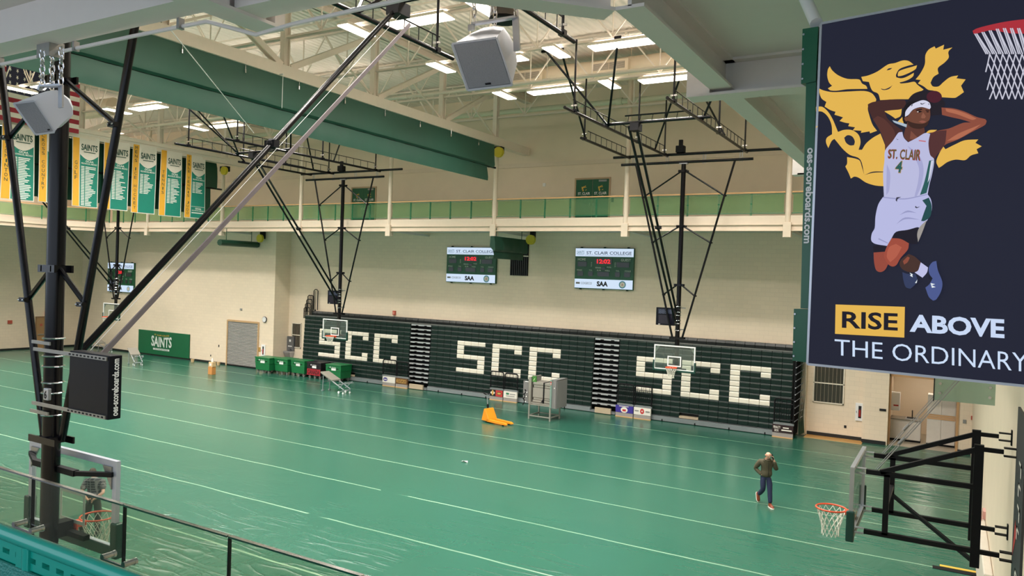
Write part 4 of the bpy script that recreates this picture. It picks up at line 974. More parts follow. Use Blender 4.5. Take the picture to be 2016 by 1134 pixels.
for (pa, pb, zt), lab in zip(((755, 781, 1.55), (783, 806, 1.5), (968, 993, 1.55), (996, 1021, 1.52), (1220, 1250, 1.62), (1254, 1286, 1.62), (1529, 1567, 1.72)),
        ('black guard rail over the white sponsor board with purple oval', 'black guard rail over the brown sponsor board', 'black guard rail behind the pallet jack handle', 'black guard rail over the white board beside the grey rack cart',
         'black guard rail over the purple sponsor board', 'black guard rail over the white board with red emblem', 'black guard rail over the dark penalty box board')):
    guard(X_(pa, yb_), X_(pb, yb_), yb_, .66, zt, lab)
sp = [(755, 780, BOARDW, [('#', .06, .40, .2, .85, PURP), ('|', .12, .34, .42, .58, BOARDW)], 'white sponsor board with a purple oval at the foot of the bleachers'),
      (781, 804, BRD, [('KOZZO', .08, .92, .2, .8, GOLD)], 'brown sponsor board with gold lettering at the foot of the bleachers'),
      (967, 993, BLKI2, [('#', .06, .40, .3, .75, BOARDW), ('#', .15, .31, .1, .98, GOLD), ('|', .47, 1.0, .0, 1.0, RED), ('#', .55, .93, .25, .75, BRD), ('#', .6, .88, .36, .64, GOLD)], 'black sponsor board with pale gold mark and red panel behind the pallet jack handle'),
      (994, 1021, BOARDW, [('|', .2, .42, .5, .8, GRNST), ('|', .48, .9, .55, .68, TINK), ('|', .2, .85, .25, .36, TINK)], 'white sponsor board with faint green mark beside the grey rack cart'),
      (1216, 1251, PURP, [('#', .3, .7, -.0, .82, BOARDW), ('|', .40, .60, .2, .5, RED), ('|', .2, .75, .86, .95, BOARDW)], 'purple sponsor board with a red patch at the foot of the bleachers'),
      (1252, 1286, BOARDW, [('#', .38, .62, .12, .9, RED), ('#', .46, .54, .4, .62, BOARDW), ('|', .06, .3, .45, .62, TINK), ('|', .7, .95, .45, .62, TINK)], 'white sponsor board with a red emblem at the foot of the bleachers'),
      (1526, 1568, mat('dark_maroon_board', '#2a1518', .5), [('PENALTY', .06, .4, .52, .85, BOARDW), ('BOX', .12, .32, .12, .42, BOARDW), ('|', .52, .8, .6, .75, BOARDW), ('|', .45, .95, .28, .45, BOARDW)], 'dark maroon penalty box board at the corner of the bleachers')]
for pa, pb, M, ln, lab in sp: sponsor(X_(pa, yb_ - .05), X_(pb, yb_ - .05) - .02, yb_ - .05, .22, .56, M, ln, lab)
# stacked end rails at the far end of the bleachers
for k in range(5):
    x = -36.42 + (.0 if k < 4 else .55); y = 36.15 - k * .1 if k < 4 else 36.14; z0 = 3.7 if k < 4 else 3.8
    t = thing('end_rail', '%s of the black end rails stacked above the bleacher end by the bins' % ('tallest and slimmest' if k == 4 else ['highest', 'second highest', 'third', 'lowest'][k]), 'railing', (x, y, 3.75), 'stacked end rails')
    zt = 5.05 - k * .26 if k < 4 else 5.45; w_ = .40 if k < 4 else .25
    q = MB(); q.bx(x, -35.97, y - .02, y + .02, 3.6, 3.66) if k < 4 else q.bx(x, x + .1, y - .02, y + .02, 4.05, 4.14)
    q.path([(x - .1, y, 3.55 if k < 4 else 4.12), (x - .1, y, zt - .08), (x, y, zt), (x + w_ - .1, y, zt), (x + w_, y, zt - .08), (x + w_, y, 3.75 if k < 4 else 4.12)], .03, 6); q.build('frame', BLACKM, t, True)
    q = MB()
    if k < 4:
        for j in range(1, 6): q.tube((x - .1 + (w_ + .1) * j / 6, y, zt - .28), (x - .1 + (w_ + .1) * j / 6, y, zt - .02), .012, 5)
        q.tube((x - .1, y, zt - .28), (x + w_, y, zt - .28), .018, 6)
    else: q.tube((x + .03, y, 3.8), (x + .03, y, zt - .1), .012, 5)
    q.build('spindle', BLACKM, t)
t = thing('bleacher_end_frame', 'black bleacher end framework with hanging straps by the far corner window', 'frame', (-5.85, 36, 0))
q = MB()
for k in range(8): q.bar((-5.9, 35.45 + .1 * k, .1), (-5.9 + .02 * k, 35.45 + .1 * k, 3.55), .1, .05)
q.bx(-5.95, -5.62, 35.4, 36.25, 3.5, 3.62); q.build('upright', BLACKM, t)
q = MB()
for k in range(10): z = 3.4 - k * .3; q.tube((-5.85, 35.35, z), (-5.6, 35.8, z + .22), .018, 6); q.ball((-5.85, 35.34, z), .03, 6)
q.build('arm', ALU, t)
q = MB()
for k in range(5): strip_cloth(q, -5.68 + .02 * k, 35.4 + k * .16, 35.54 + k * .16, [(.0, 3.4), (.04, 2.0), (-.02, .9), (.03, .12)], 3, .03)
q.build('cloth_strap', CURTD, t, True)
# ------------------------------------------------------------------ wall scoreboards
SBG = mat('green_scoreboard', '#14573a', .35, var=.05); LITW = emit('lit_white_panel', '#cfe0f5', 1.0); LITR = emit('red_digits', '#ff3038', 1.3)
BLUEI = mat('blue_ink', '#2b3f78', .5); BLKI = mat('black_ink', '#17171c', .5); DIGW = mat('dark_digit_window', '#3a3f42', .2); PALEI = mat('pale_ink', '#cfd8d2', .5); CYANI = mat('cyan_ink', '#4f9fc0', .5)
def scoreboard(x0, x1, z0, z1, y, clock, label):
    t = thing('scoreboard', label, 'scoreboard', ((x0 + x1) / 2, y, z0), 'wall scoreboards'); W, H = x1 - x0, z1 - z0
    MB().bx(x0, x1, y - .16, y, z0, z1).build('cabinet', SBG, t, bevel=.01)
    q = MB()
    for u in (.1, .5, .9):
        for z in (z0, z1): q.bx(x0 + W * u - .05, x0 + W * u + .05, y - .14, y - .05, z - .05, z + .05)
    q.build('mount', BLACKM, t)
    fn = plane_fn((x0, y - .165, z0), (W, 0, 0), (0, 0, H)); f2 = lambda u, v: fn(u, v) + Vector((0, -.02, 0)); f3 = lambda u, v: fn(u, v) + Vector((0, -.03, 0))
    for nm, v0, v1 in (('header_panel', .79, .985), ('footer_panel', .015, .235)):
        o = MB().bx(x0 + .02, x1 - .02, y - .185, y - .16, z0 + H * v0, z0 + H * v1).build(nm, LITW, t)
        q = MB()
        if v0 > .5: word(q, 'SAINTS', f3, .03, .16, .845, .925, 1); rect(q, f3, .04, .15, .825, .832, 1); word(q, 'ST. CLAIR COLLEGE', f3, .20, .965, .84, .915, 0, .01); rect(q, f3, .17, .97, .815, .819, 0)
        else:
            rect(q, f3, .03, .1, .11, .155, 2); word(q, 'COGECO', f3, .12, .31, .105, .16, 2, .01); word(q, 'SAA', f3, .395, .585, .065, .19, 3, .05)
            for r, m_ in ((.058, 4), (.042, 5)): q.poly([f3(.83 + r * math.cos(a), .125 + r * W / H * math.sin(a)) + Vector((0, -.004 * (m_ - 3), 0)) for a in [k * math.pi / 12 for k in range(24)]], m_)
            word(q, 'A', lambda u, v: f3(u, v) + Vector((0, -.012, 0)), .815, .845, .1, .15, 6)
        q.build('panel_print', [BLUEI, CYANI, TINK, BLKI, CYANI, BOARDW, RED], o)
    q = MB()
    for u0, u1, v0, v1 in ((.05, .21, .54, .66), (.72, .93, .54, .66), (.36, .64, .60, .74), (.05, .15, .31, .42), (.24, .32, .31, .42), (.40, .60, .31, .42), (.70, .78, .31, .42), (.85, .95, .31, .42), (.47, .53, .47, .53)): rect(q, f2, u0, u1, v0, v1)
    q.build('digit_window', DIGW, t)
    q = MB(); word(q, clock, f3, .385, .615, .62, .725, 0, .03); q.build('clock_digits', LITR, t)
    q = MB()
    word(q, 'HOME', f2, .05, .19, .685, .745, 0, .01); word(q, 'GUEST', f2, .79, .955, .685, .745, 0, .01)
    for s, u0, u1, v0, v1 in (('FOULS', .04, .13, .435, .47), ('TOL', .25, .31, .435, .47), ('PLYR', .39, .46, .435, .47), ('FOUL', .53, .61, .435, .47), ('TOL', .71, .77, .435, .47), ('FOULS', .86, .96, .435, .47), ('PERIOD', .36, .46, .5, .535), ('POSS', .56, .63, .52, .55)): word(q, s, f2, u0, u1, v0, v1, 0, .01)
    for u in (.285, .69):
        for v in (.54, .58, .62): word(q, 'F', f2, u, u + .018, v, v + .03, 0)
    q.build('board_lettering', PALEI, t)
    return t
scoreboard(-17.24, -13.97, 6.23, 8.36, YB, '12:02', 'lit wall scoreboard nearest the video board, reading 12:02')
scoreboard(-25.5, -22.14, 6.29, 8.33, YB, '12:02', 'lit wall scoreboard partly behind the short green curtain end, reading 12:02')
scoreboard(at(216, 545, y=YL).x, at(267, 545, y=YL).x, at(240, 575, y=YL).z, at(240, 517, y=YL).z, YL, '12:04', 'distant lit wall scoreboard behind the small hung hoop, reading 12:04')
# dark louvre by the short curtain
t = thing('wall_louvre', 'dark louvre panel on the wall behind the short curtain end', 'vent', (-21.6, YB, 6.8))
a = at(1003, 542, y=YB - .1); b = at(1040, 478, y=YB - .1)
MB().bx(a.x, b.x, YB - .06, YB, a.z, b.z).build('frame', BLACKM, t)
q = MB(); n = 9
for k in range(n): x = a.x + (b.x - a.x) * (k + .5) / n; q.bx(x - .02, x + .02, YB - .1, YB - .05, a.z, b.z)
q.build('slat', mat('dark_louvre_slat', '#2a2a2c', .4), t)
MB().bx(a.x, b.x + .02, YB - .11, YB - .04, a.z + (b.z - a.z) * .58, a.z + (b.z - a.z) * .61).build('cross_bar', FRW, t)
# ------------------------------------------------------------------ wall pad with the team name
a = at(271, 694, y=YL - .1); b = at(371, 709, y=YL - .1); zt = at(271, 648, y=YL - .1).z
t = thing('wall_pad', 'long green wall pad with white team name in arched letters', 'wall pad', ((a.x + b.x) / 2, YL, 0))
MB().bx(a.x, b.x, YL - .08, YL, .1, zt).build('pad', mat('bright_green_pad', '#0f5f3c', .45), t, bevel=.02)
fn = plane_fn((a.x, YL - .09, .1), (b.x - a.x, 0, 0), (0, 0, zt - .1)); q = MB()
def arch(u, v): k = (u - .47) / .2; return fn(u, v + (.03 * k * k if v < .5 else -.0) + (.05 * k * k if v > .5 else 0))
word(q, 'SAINTS', arch, .27, .67, .33, .76, 0, .03); word(q, 'ST. CLAIR COLLEGE', lambda u, v: arch(u, v), .33, .62, .80, .86, 1); rect(q, fn, .31, .63, .2, .28, 0); word(q, 'ATHLETICS', lambda u, v: fn(u, v) + Vector((0, -.01, 0)), .34, .60, .215, .265, 2)
q.build('team_lettering', [PALEI, YEL, SBG], t)
# ------------------------------------------------------------------ small things on the walls
def wallbox(nm, label, cat, px, py, w, h, d, M, y=None, x=None, parts=()):
    c = at(px, py, y=y, x=x); 
    t = thing(nm, label, cat, c)
    if y is not None: MB().bx(c.x - w / 2, c.x + w / 2, y - d, y, c.z - h / 2, c.z + h / 2).build('body', M, t, bevel=.005)
    else:
        s = 1 if x < -10 else -1; MB().bx(min(x, x + s * d), max(x, x + s * d), c.y - w / 2, c.y + w / 2, c.z - h / 2, c.z + h / 2).build('body', M, t, bevel=.005)
    for pn, (u0, u1, v0, v1, dd), PM in parts:
        MB().bx(c.x - w / 2 + u0 * w, c.x - w / 2 + u1 * w, y - d - dd, y - d + .001, c.z - h / 2 + v0 * h, c.z - h / 2 + v1 * h).build(pn, PM, t)
    return t, c
SIGR = mat('red_signal', '#a8503c', .5)
HORN = mat('red_horn', '#b8503e', .5)
wallbox('alarm_horn', 'red alarm horn on the wall above the bleachers', 'alarm', 777, 616, .22, .26, .08, HORN, y=YB, parts=[('cone', (.2, .8, .2, .8, .03), mat('pink_horn_face', '#d88878', .5))])
wallbox('alarm_horn', 'small red alarm horn on the left end wall', 'alarm', 19, 634, .3, .26, .08, HORN, x=XL)
wallbox('exit_sign', 'red exit sign above the brown double doors', 'sign', 95, 616, .55, .28, .1, emit('lit_exit_sign', '#d8452e', .7), x=XL)
t, c = wallbox('wall_clock_frame', 'round white wall clock beside the roll-up door', 'clock', 522, 629, .36, .36, .03, CREAM, y=YL)
t.name = 'wall_clock'
MB().disc((c.x, YL - .05, c.z), (0, 1, 0), .2, .05, 24).build('case', BLACKM, t, True)
MB().disc((c.x, YL - .08, c.z), (0, 1, 0), .175, .02, 24).build('face', WHITE, t)
q = MB(); q.bar((c.x, YL - .093, c.z), (c.x, YL - .093, c.z + .14), .012, .004, up=(1, 0, 0)); q.bar((c.x, YL - .093, c.z), (c.x + .01, YL - .093, c.z + .09), .018, .004, up=(1, 0, 0))
for k in range(12): a_ = k * math.pi / 6; q.bar((c.x + .14 * math.sin(a_), YL - .092, c.z + .14 * math.cos(a_)), (c.x + .165 * math.sin(a_), YL - .092, c.z + .165 * math.cos(a_)), .012, .004, up=(0, 1, 0))
q.build('hand', BLKI, t)
EXTR = mat('extinguisher_red', '#a82020', .35)
for px, py, y, lb in ((519, 690, YL, 'white fire extinguisher cabinet with dark slot beside the roll-up door'), (1693, 811, YR, 'white fire extinguisher cabinet with dark slot under the barred corner window')):
    t, c = wallbox('extinguisher_cabinet', lb, 'cabinet', px, py, .36, .78, .05, WHITE, y=y)
    MB().bx(c.x - .06, c.x + .06, y - .056, y - .05, c.z - .27, c.z + .27).build('window_slot', BLKI, t)
    q = MB(); q.tube((c.x - .0, y - .06, c.z - .2), (c.x, y - .06, c.z + .1), .04, 10); q.build('extinguisher', EXTR, t, True)
    MB().bx(c.x - .15, c.x - .12, y - .075, y - .05, c.z - .04, c.z + .04).build('pull', ALU, t)
wallbox('notice_plate', 'small yellow wall plate between roll-up door and extinguisher cabinet', 'sign', 511, 688, .2, .3, .02, mat('brass_plate', '#b08a4a', .5), y=YL)
wallbox('wall_socket', 'small dark socket on the shaded return wall', 'socket', 415, 700, .08, .12, .02, BLKI, y=YL)
wallbox('wall_socket', 'small dark socket low on the wall right of the green pad', 'socket', 431, 681, .08, .16, .02, BLKI, y=YL)
wallbox('wall_socket', 'small dark wall socket below the barred corner window', 'socket', 1664, 840, .1, .12, .02, BLKI, y=YR)
wallbox('door_plate', 'dark plate on the pier beside the kitchenette opening', 'switch', 1738, 807, .26, .1, .03, BLKI, y=36.3)
wallbox('light_switch', 'small grey switch right of the kitchenette opening', 'switch', 1899, 830, .12, .16, .02, TINK, y=YR)
wallbox('alarm_horn', 'red alarm light on the wall right of the kitchenette opening', 'alarm', 1920, 823, .3, .16, .1, HORN, y=YR)
wallbox('wall_speaker', 'small white wall speaker on the upper wall beside the green double doors', 'speaker', 1072, 364, .16, .18, .06, WHITE, y=YU)
wallbox('door_reader', 'small dark card reader right of the upper green doors', 'switch', 1206, 394, .12, .2, .04, BLKI, y=YU)
wallbox('hook_plate', 'small bracket mark on the cream wall left of the clock', 'hook', 475, 609, .2, .12, .04, TINK, y=YL)
# payphone style fountain box
t, c = wallbox('drinking_fountain', 'grey wall panel with steel drinking fountain beside the barred window', 'fountain', 574, 676, .62, .95, .12, mat('grey_panel', '#6b6d70', .35, .3), y=YB, parts=[('notice', (.35, .6, .62, .78, .01), WHITE), ('drain_slot', (.2, .75, .28, .34, .01), WHITE)])
q = MB(); q.loft([[(c.x - .28, YB - .45, c.z - .62), (c.x + .28, YB - .45, c.z - .62), (c.x + .28, YB, c.z - .62), (c.x - .28, YB, c.z - .62)], [(c.x - .18, YB - .25, c.z - 1.0), (c.x + .18, YB - .25, c.z - 1.0), (c.x + .18, YB, c.z - 1.0), (c.x - .18, YB, c.z - 1.0)]]); q.bx(c.x - .28, c.x + .28, YB - .45, YB, c.z - .62, c.z - .5); q.build('basin', ALU, t, bevel=.02)
q = MB(); q.path([(c.x + .1, YB - .1, c.z - .5), (c.x + .1, YB - .12, c.z - .38), (c.x + .05, YB - .2, c.z - .36)], .02, 6); q.build('spout', BLACKM, t)
# ------------------------------------------------------------------ wheeled bins
BING = mat('green_bin_plastic', '#1a7040', .4); BINB = mat('black_bin_plastic', '#221c22', .35)
def cart(px, py, ang, M, label, w=1.28, d=.95, banner=False):
    c = at(px, py, z=0); t = thing('storage_bin', label, 'bin', (c.x, c.y, 0), 'wheeled storage bins')
    ca, sa = math.cos(ang), math.sin(ang)
    T = lambda p: Vector((c.x + p.x * ca - p.y * sa, c.y + p.x * sa + p.y * ca, p.z))
    q = MB(T); q.loft([[(.03, .03, .2), (w - .03, .03, .2), (w - .03, d - .03, .2), (.03, d - .03, .2)], [(0, 0, .62), (w, 0, .62), (w, d, .62), (0, d, .62)]]); body = q.build('lower_body', M, t, bevel=.015)
    q = MB(T); q.bx(-.01, w + .01, -.01, d + .01, .625, .95); up = q.build('upper_body', M, t, bevel=.015)
    q = MB(T); q.bx(-.03, w + .03, -.03, d + .03, .95, 1.02); q.build('lid', M, t, bevel=.015)
    for x in (.18, w - .35): q = MB(T); q.bx(x, x + .17, -.025, -.01, .76, .80); q.build('handle', BLACKM, up)
    q = MB(T); q.bx(w * .38, w * .68, -.014, -.011, .66, .8); q.build('paper_label', WHITE, up)
    q = MB(T); fn = plane_fn((w * .38, -.014, .83), (w * .3, 0, 0), (0, 0, .06)); word(q, 'Greenlee', fn, .05, 1, 0, .8, 0, .03); q.poly([fn(-.28 + .13 * math.cos(a), .3 + .8 * math.sin(a)) for a in (0, 1.57, 3.14, 4.71)]); q.build('maker_mark', WHITE, up)
    if banner:
        q = MB(T); q.bx(.02, w - .02, -.02, -.01, .22, .6); o = q.build('red_banner', mat('red_banner_cloth', '#a01c2c', .6), t)
        q = MB(T); fn = plane_fn((.05, -.024, .26), (w - .1, 0, 0), (0, 0, .3)); word(q, 'CANADA', fn, .02, .98, .05, .95, 0, .03); q.build('banner_lettering', mat('dark_red_ink', '#3c0d14', .6), o)
    for x in (.15, w / 2, w - .15):
        for y in (.12, d - .12):
            q = MB(T); q.bx(x - .05, x + .05, y - .04, y + .04, .15, .2); q.disc((x, y, .085), (0, 1, 0), .085, .04, 14); q.build('caster', GALV, t)
cart(502, 733, 0, BING, 'first green wheeled bin from the roll-up door')
cart(540, 736, 0, BING, 'second green wheeled bin from the roll-up door', 1.15)
cart(572.5, 739.5, 0, BING, 'third green wheeled bin from the roll-up door, beside the black bin', 1.15, .8)
cart(604, 744, 0, BINB, 'black wheeled bin with a red banner between the green ones', 1.15, .8, True)
cart(641, 749, 0, BING, 'green wheeled bin at the end of the row behind the tilted bench frame', 1.2)
# folded bench frames on wheels
def bench(px, py, ang, label, L=1.75, sc=1.0):
    c = at(px, py, z=0); t = thing('folding_bench', label, 'bench', (c.x, c.y, 0), 'tilted aluminium bench frames')
    ca, sa = math.cos(ang) * sc, math.sin(ang) * sc
    T = lambda p: Vector((c.x + p.x * ca - p.y * sa, c.y + p.x * sa + p.y * ca, p.z * sc))
    q = MB(T); a = Vector((-.25, 0, 1.0)); b = Vector((L * .5, 0, .66))
    q.prism([(-.3, -.3, .98), (-.3, .3, .98), (-.3, .3, 1.06), (-.3, -.3, 1.06)], (L * .58 + .0, 0, -.36)); q.build('seat_plank', mat('dull_aluminium', '#a9a59c', .4, .5), t, bevel=.01)
    for y in (-.24, .24):
        q = MB(T); q.tube((-.22, y, .96), (L * .92, y, .26), .03, 8); q.tube((-.1, y, .96), (-.14, y, .05), .028, 8); q.bx(-.2, -.08, y - .05, y + .05, .0, .06); q.build('leg', ALU, t)
        q = MB(T); q.tube((L * .70, y, .30), (L * 1.0, y, .68), .026, 8); q.tube((L * .62, y, .46), (L * 1.05, y, .62), .022, 8); q.tube((L * .92, y, .26), (L * .9, y, .1), .026, 8); q.tube((L * .9, y, .2), (L * .72, y, .1), .022, 8); q.build('wheel_arm', ALU, t)
        q = MB(T); q.disc((L * .7, y, .07), (0, 1, 0), .07, .05, 14); q.disc((L * .9, y, .06), (0, 1, 0), .06, .04, 12); q.build('wheel', WHITE, t)
    q = MB(T); q.tube((-.13, -.24, .5), (-.13, .24, .5), .02, 6); q.tube((L * 1.0, -.24, .66), (L * 1.0, .24, .66), .022, 6); q.tube((L * .9, -.24, .22), (L * .9, .24, .22), .022, 6); q.build('cross_tube', ALU, t)
bench(645, 769, -.12, 'tilted aluminium bench frame on wheels before the green bins')
bench(262, 716, -.35, 'tilted aluminium bench frame on wheels beside the green wall pad', 1.5)
bench(190, 692, .1, 'tilted aluminium bench frame behind the mast at the left end wall', 1.5)
# orange stand and cups
c = at(417, 737, z=0); t = thing('cardboard_stand', 'orange cardboard box standing on the floor left of the roll-up door', 'box', (c.x, c.y, 0))
CARD = mat('orange_cardboard', '#c98a4c', .6)
MB().bx(c.x - .18, c.x + .18, c.y - .15, c.y + .15, 0, .48).build('lower_box', CARD, t, bevel=.01)
MB().bx(c.x - .15, c.x + .2, c.y - .14, c.y + .14, .48, .78).build('upper_box', mat('pale_cardboard', '#d8b88c', .6), t, bevel=.01)
MB().bx(c.x - .05, c.x + .1, c.y - .145, c.y - .14, .55, .7).build('paper_label', WHITE, t)
q = MB(); q.lathe([(.07, .78), (.07, .9), (.04, .94), (.03, 1.02)], (c.x + .03, c.y, 0), 12); q.build('bottle', BOARDW, t, True)
for px, py, lb in ((379, 713, 'small pale paper cup on the floor nearer the green wall pad'), (430, 719, 'small pale paper cup on the floor nearer the roll-up door')):
    c = at(px, py, z=0); tag(MB().lathe([(.09, 0), (.12, .22), (.11, .22), (.085, .02)], c, 14).build('paper_cup', mat('pale_paper', '#d9b98e', .6), None, True), lb, 'cup', 'paper cups')
c = at(914, 910, z=0); q = MB(); q.poly([c + Vector(p) for p in ((-.14, -.02, .01), (.0, -.03, .06), (.02, .06, .02), (-.1, .07, .03))]); q.poly([c + Vector(p) for p in ((.0, -.03, .06), (.14, .0, .01), (.1, .08, .05), (.02, .06, .02))])
tag(q.build('paper_scrap', WHITE), 'white crumpled paper scrap lying on the green floor', 'paper')
# ------------------------------------------------------------------ pallet jack
PJ = mat('orange_yellow_steel', '#f0921e', .4, var=.04)
c = at(962, 830, z=0); ang = -.22; ca, sa = math.cos(ang), math.sin(ang)
T = lambda p: Vector((c.x + p.x * ca - p.y * sa, c.y + p.x * sa + p.y * ca, p.z))
t = thing('pallet_jack', 'orange pallet jack with upright handle on the green floor', 'pallet jack', (c.x, c.y, 0))
for y in (-.20, .20): q = MB(T); q.loft([[(.15, y - .08, .06), (.15, y + .08, .06), (.15, y + .08, .16), (.15, y - .08, .16)], [(1.2, y - .08, .06), (1.2, y + .08, .06), (1.2, y + .08, .14), (1.2, y - .08, .14)], [(1.33, y - .05, .06), (1.33, y + .05, .06), (1.33, y + .05, .10), (1.33, y - .05, .10)]]); q.build('fork', PJ, t)
q = MB(T); q.prism([(-.2, -.28, .07), (.3, -.28, .07), (.25, -.28, .2), (.02, -.28, .62), (-.06, -.28, .62)], (0, .56, 0)); q.build('chassis', PJ, t, bevel=.02)
q = MB(T)
for y in (-.07, .07): q.disc((-.05, y, .09), (0, 1, 0), .09, .05, 16)
for y in (-.2, .2): q.disc((1.1, y, .04), (0, 1, 0), .04, .07, 12)
q.build('wheel', BLACKM, t)
q = MB(T); q.tube((-.08, 0, .55), (-.1, 0, .8), .045, 10); q.build('pump', BLACKM, t, True)
q = MB(T); q.tube((-.1, 0, .78), (-.16, 0, 1.25), .022, 8); q.build('handle_shaft', ALU, t, True)
q = MB(T); q.path([(-.16, -.03, 1.22), (-.18, -.2, 1.3), (-.18, -.18, 1.42), (-.18, .18, 1.42), (-.18, .2, 1.3), (-.16, .03, 1.22)], .022, 8); q.build('handle_grip', BLACKM, t, True)
# ------------------------------------------------------------------ grey rack cart
RK = mat('grey_rack_steel', '#a09c94', .4, .35); RKD = mat('grey_panel_face', '#7d7c7b', .5)
c = at(1041, 824, z=0); ang = -.03
T = lambda p: Vector((c.x + p.x, c.y + p.y, p.z))
t = thing('rack_cart', 'grey steel rack stand loaded with panels before the middle bleacher block', 'rack', (c.x, c.y, 0))
w, d = 1.12, 1.0
for x in (0, w):
    for y in (0, d): q = MB(T); q.bx(x - .03, x + .03, y - .03, y + .03, 0, .78); q.build('leg', RK, t)
q = MB(T)
for z in (.16, .7):
    for y in (0, d): q.bar((0, y, z), (w, y, z), .05)
    for x in (0, w): q.bar((x, 0, z), (x, d, z), .05)
q.bx(0, w, -.02, d, .74, .8); q.build('base_frame', RK, t)
for k, (z0, z1, dx) in enumerate(((.82, .92, .0), (.94, 1.02, .03), (1.04, 1.5, .0), (1.52, 1.62, .03), (1.64, 1.76, .0))):
    q = MB(T); q.bx(.16 + dx, w - .05, .02 + dx * .3, d - .1, z0, z1); q.build('drawer_panel', RK if k != 2 else mat('grey_beige_panel', '#938f87', .5), t, bevel=.01)
q = MB(T); q.bx(.72, .78, -.005, .02, .8, 1.78); q.bx(.72, .78, 0, d - .1, 1.765, 1.775); q.prism([(.72, -.02, 1.0), (.66, -.1, .86), (.74, -.02, .84)], (.03, 0, 0)); q.build('strap', BLACKM, t)
q = MB(T); q.bx(w - .02, w + .06, -.05, d + .1, .62, 1.95); q.build('end_panel', mat('teal_grey_panel', '#78938a', .5), t, bevel=.01)
q = MB(T); q.bx(w + .09, w + .29, .02, .08, .62, 1.93); q.bx(w + .07, w + .31, .02, d + .1, 1.93, 1.96); q.bx(w + .27, w + .31, .02, d + .1, .62, 1.95); q.bx(w + .05, w + .09, .02, d + .1, .62, 1.95); o = q.build('side_panel', RKD, t)
q = MB(T); q.bx(w + .16, w + .20, .012, .02, 1.55, 1.6); q.build('latch', WHITE, o)
q = MB(T); q.bx(w + .0, w + .05, -.056, -.05, 1.72, 1.88); q.bx(w + .01, w + .04, -.06, -.056, 1.75, 1.80, 1); q.build('sticker', [RED, WHITE], o)
q = MB(T); q.bx(.0, .08, -.05, d, .72, 2.0); q.bx(-.14, -.02, .1, d - .1, .72, 1.95); q.build('end_panel', RK, t, bevel=.01)
q = MB(T); q.bx(-.52, -.16, .3, .36, .75, 1.72); q.bx(-.42, -.25, .29, .3, 1.68, 1.72, 1); q.build('side_panel', [RKD, WHITE], t)
q = MB(T); q.bx(.09, .30, .05, .12, 1.75, 2.04); o = q.build('green_card', mat('green_card', '#3e7a34', .6), t)
q = MB(T); q.poly([(.13, .045, 1.8), (.2, .045, 1.84), (.25, .045, 1.96), (.2, .045, 1.92)]); q.build('card_mark', mat('pale_green_mark', '#b8d8a0', .6), o)
q = MB(T); rnd = random.Random(3); pp = [(-.2, -.06, 1.35), (-.15, -.08, 1.25), (-.25, -.1, 1.15), (-.18, -.08, 1.05), (-.27, -.1, .95), (-.22, -.06, .8), (-.28, -.1, .66)]
q.path(pp, .03, 6); 
for k, p in enumerate(pp): q.ball((p[0] + .05 * (k % 2), p[1] - .02, p[2]), (.035, .03, .035), 8, k % 2)
q.build('coiled_strap', [BLACKM, WHITE], t)
# ------------------------------------------------------------------ big video board
vpd = ROT @ np.array([-689 - 1008, 498 - 567, FPX]); sdir = Vector((vpd[0], vpd[1], 0)).normalized()   # along the board, away
SX = -sdir                                   # board's own left-to-right
p0 = at(1592.5, 718, d=6.0); ON = Vector((SX.y, -SX.x, 0))   # towards the viewer
if ON.dot(Vector(EYE) - p0) < 0: ON = -ON
def onb(px, py, off=0.0):
    v = ROT @ np.array([px - 1008, py - 567, FPX]); v = Vector(v); e = Vector(EYE); o = p0 + ON * off
    return e + v * ((o - e).dot(ON) / v.dot(ON))
def uvb(px, py): q = onb(px, py) - p0; return q.dot(SX), q.z
def B(u, z, off=0.0): return p0 + SX * u + Vector((0, 0, z)) + ON * off
zb = np.mean([uvb(1593, 718)[1], uvb(2016, 758.8)[1]]); zt_ = np.mean([uvb(1612.6, 47.6)[1], uvb(1856, 0)[1]]); wb = uvb(2085, 500)[0]
ul = np.mean([uvb(1612.6, 47.6)[0], uvb(1593, 718)[0]])
t = thing('video_board', 'huge dark lit video board with a jumping player and the words RISE ABOVE THE ORDINARY', 'screen', B(wb / 2, zb))
q = MB(); q.prism([B(ul, zb, -.03), B(wb, zb, -.03), B(wb, zt_, -.03), B(ul, zt_, -.03)], -ON * .28); q.build('housing', mat('dark_green_housing', '#0d4a35', .4), t)
q = MB(); q.poly([B(ul, zb), B(wb, zb), B(wb, zt_), B(ul, zt_)]); 
SCRM = emit('lit_screen_navy', '#262839', .8); scr = q.build('screen', SCRM, t)
q = MB(); e = .012
for a, b in (((ul, zb), (wb, zb)), ((wb, zb), (wb, zt_)), ((wb, zt_), (ul, zt_)), ((ul, zt_), (ul, zb))): q.bar(B(*a, -.012), B(*b, -.012), .018, .03, up=ON)
q.build('screen_edge', ALU, t)
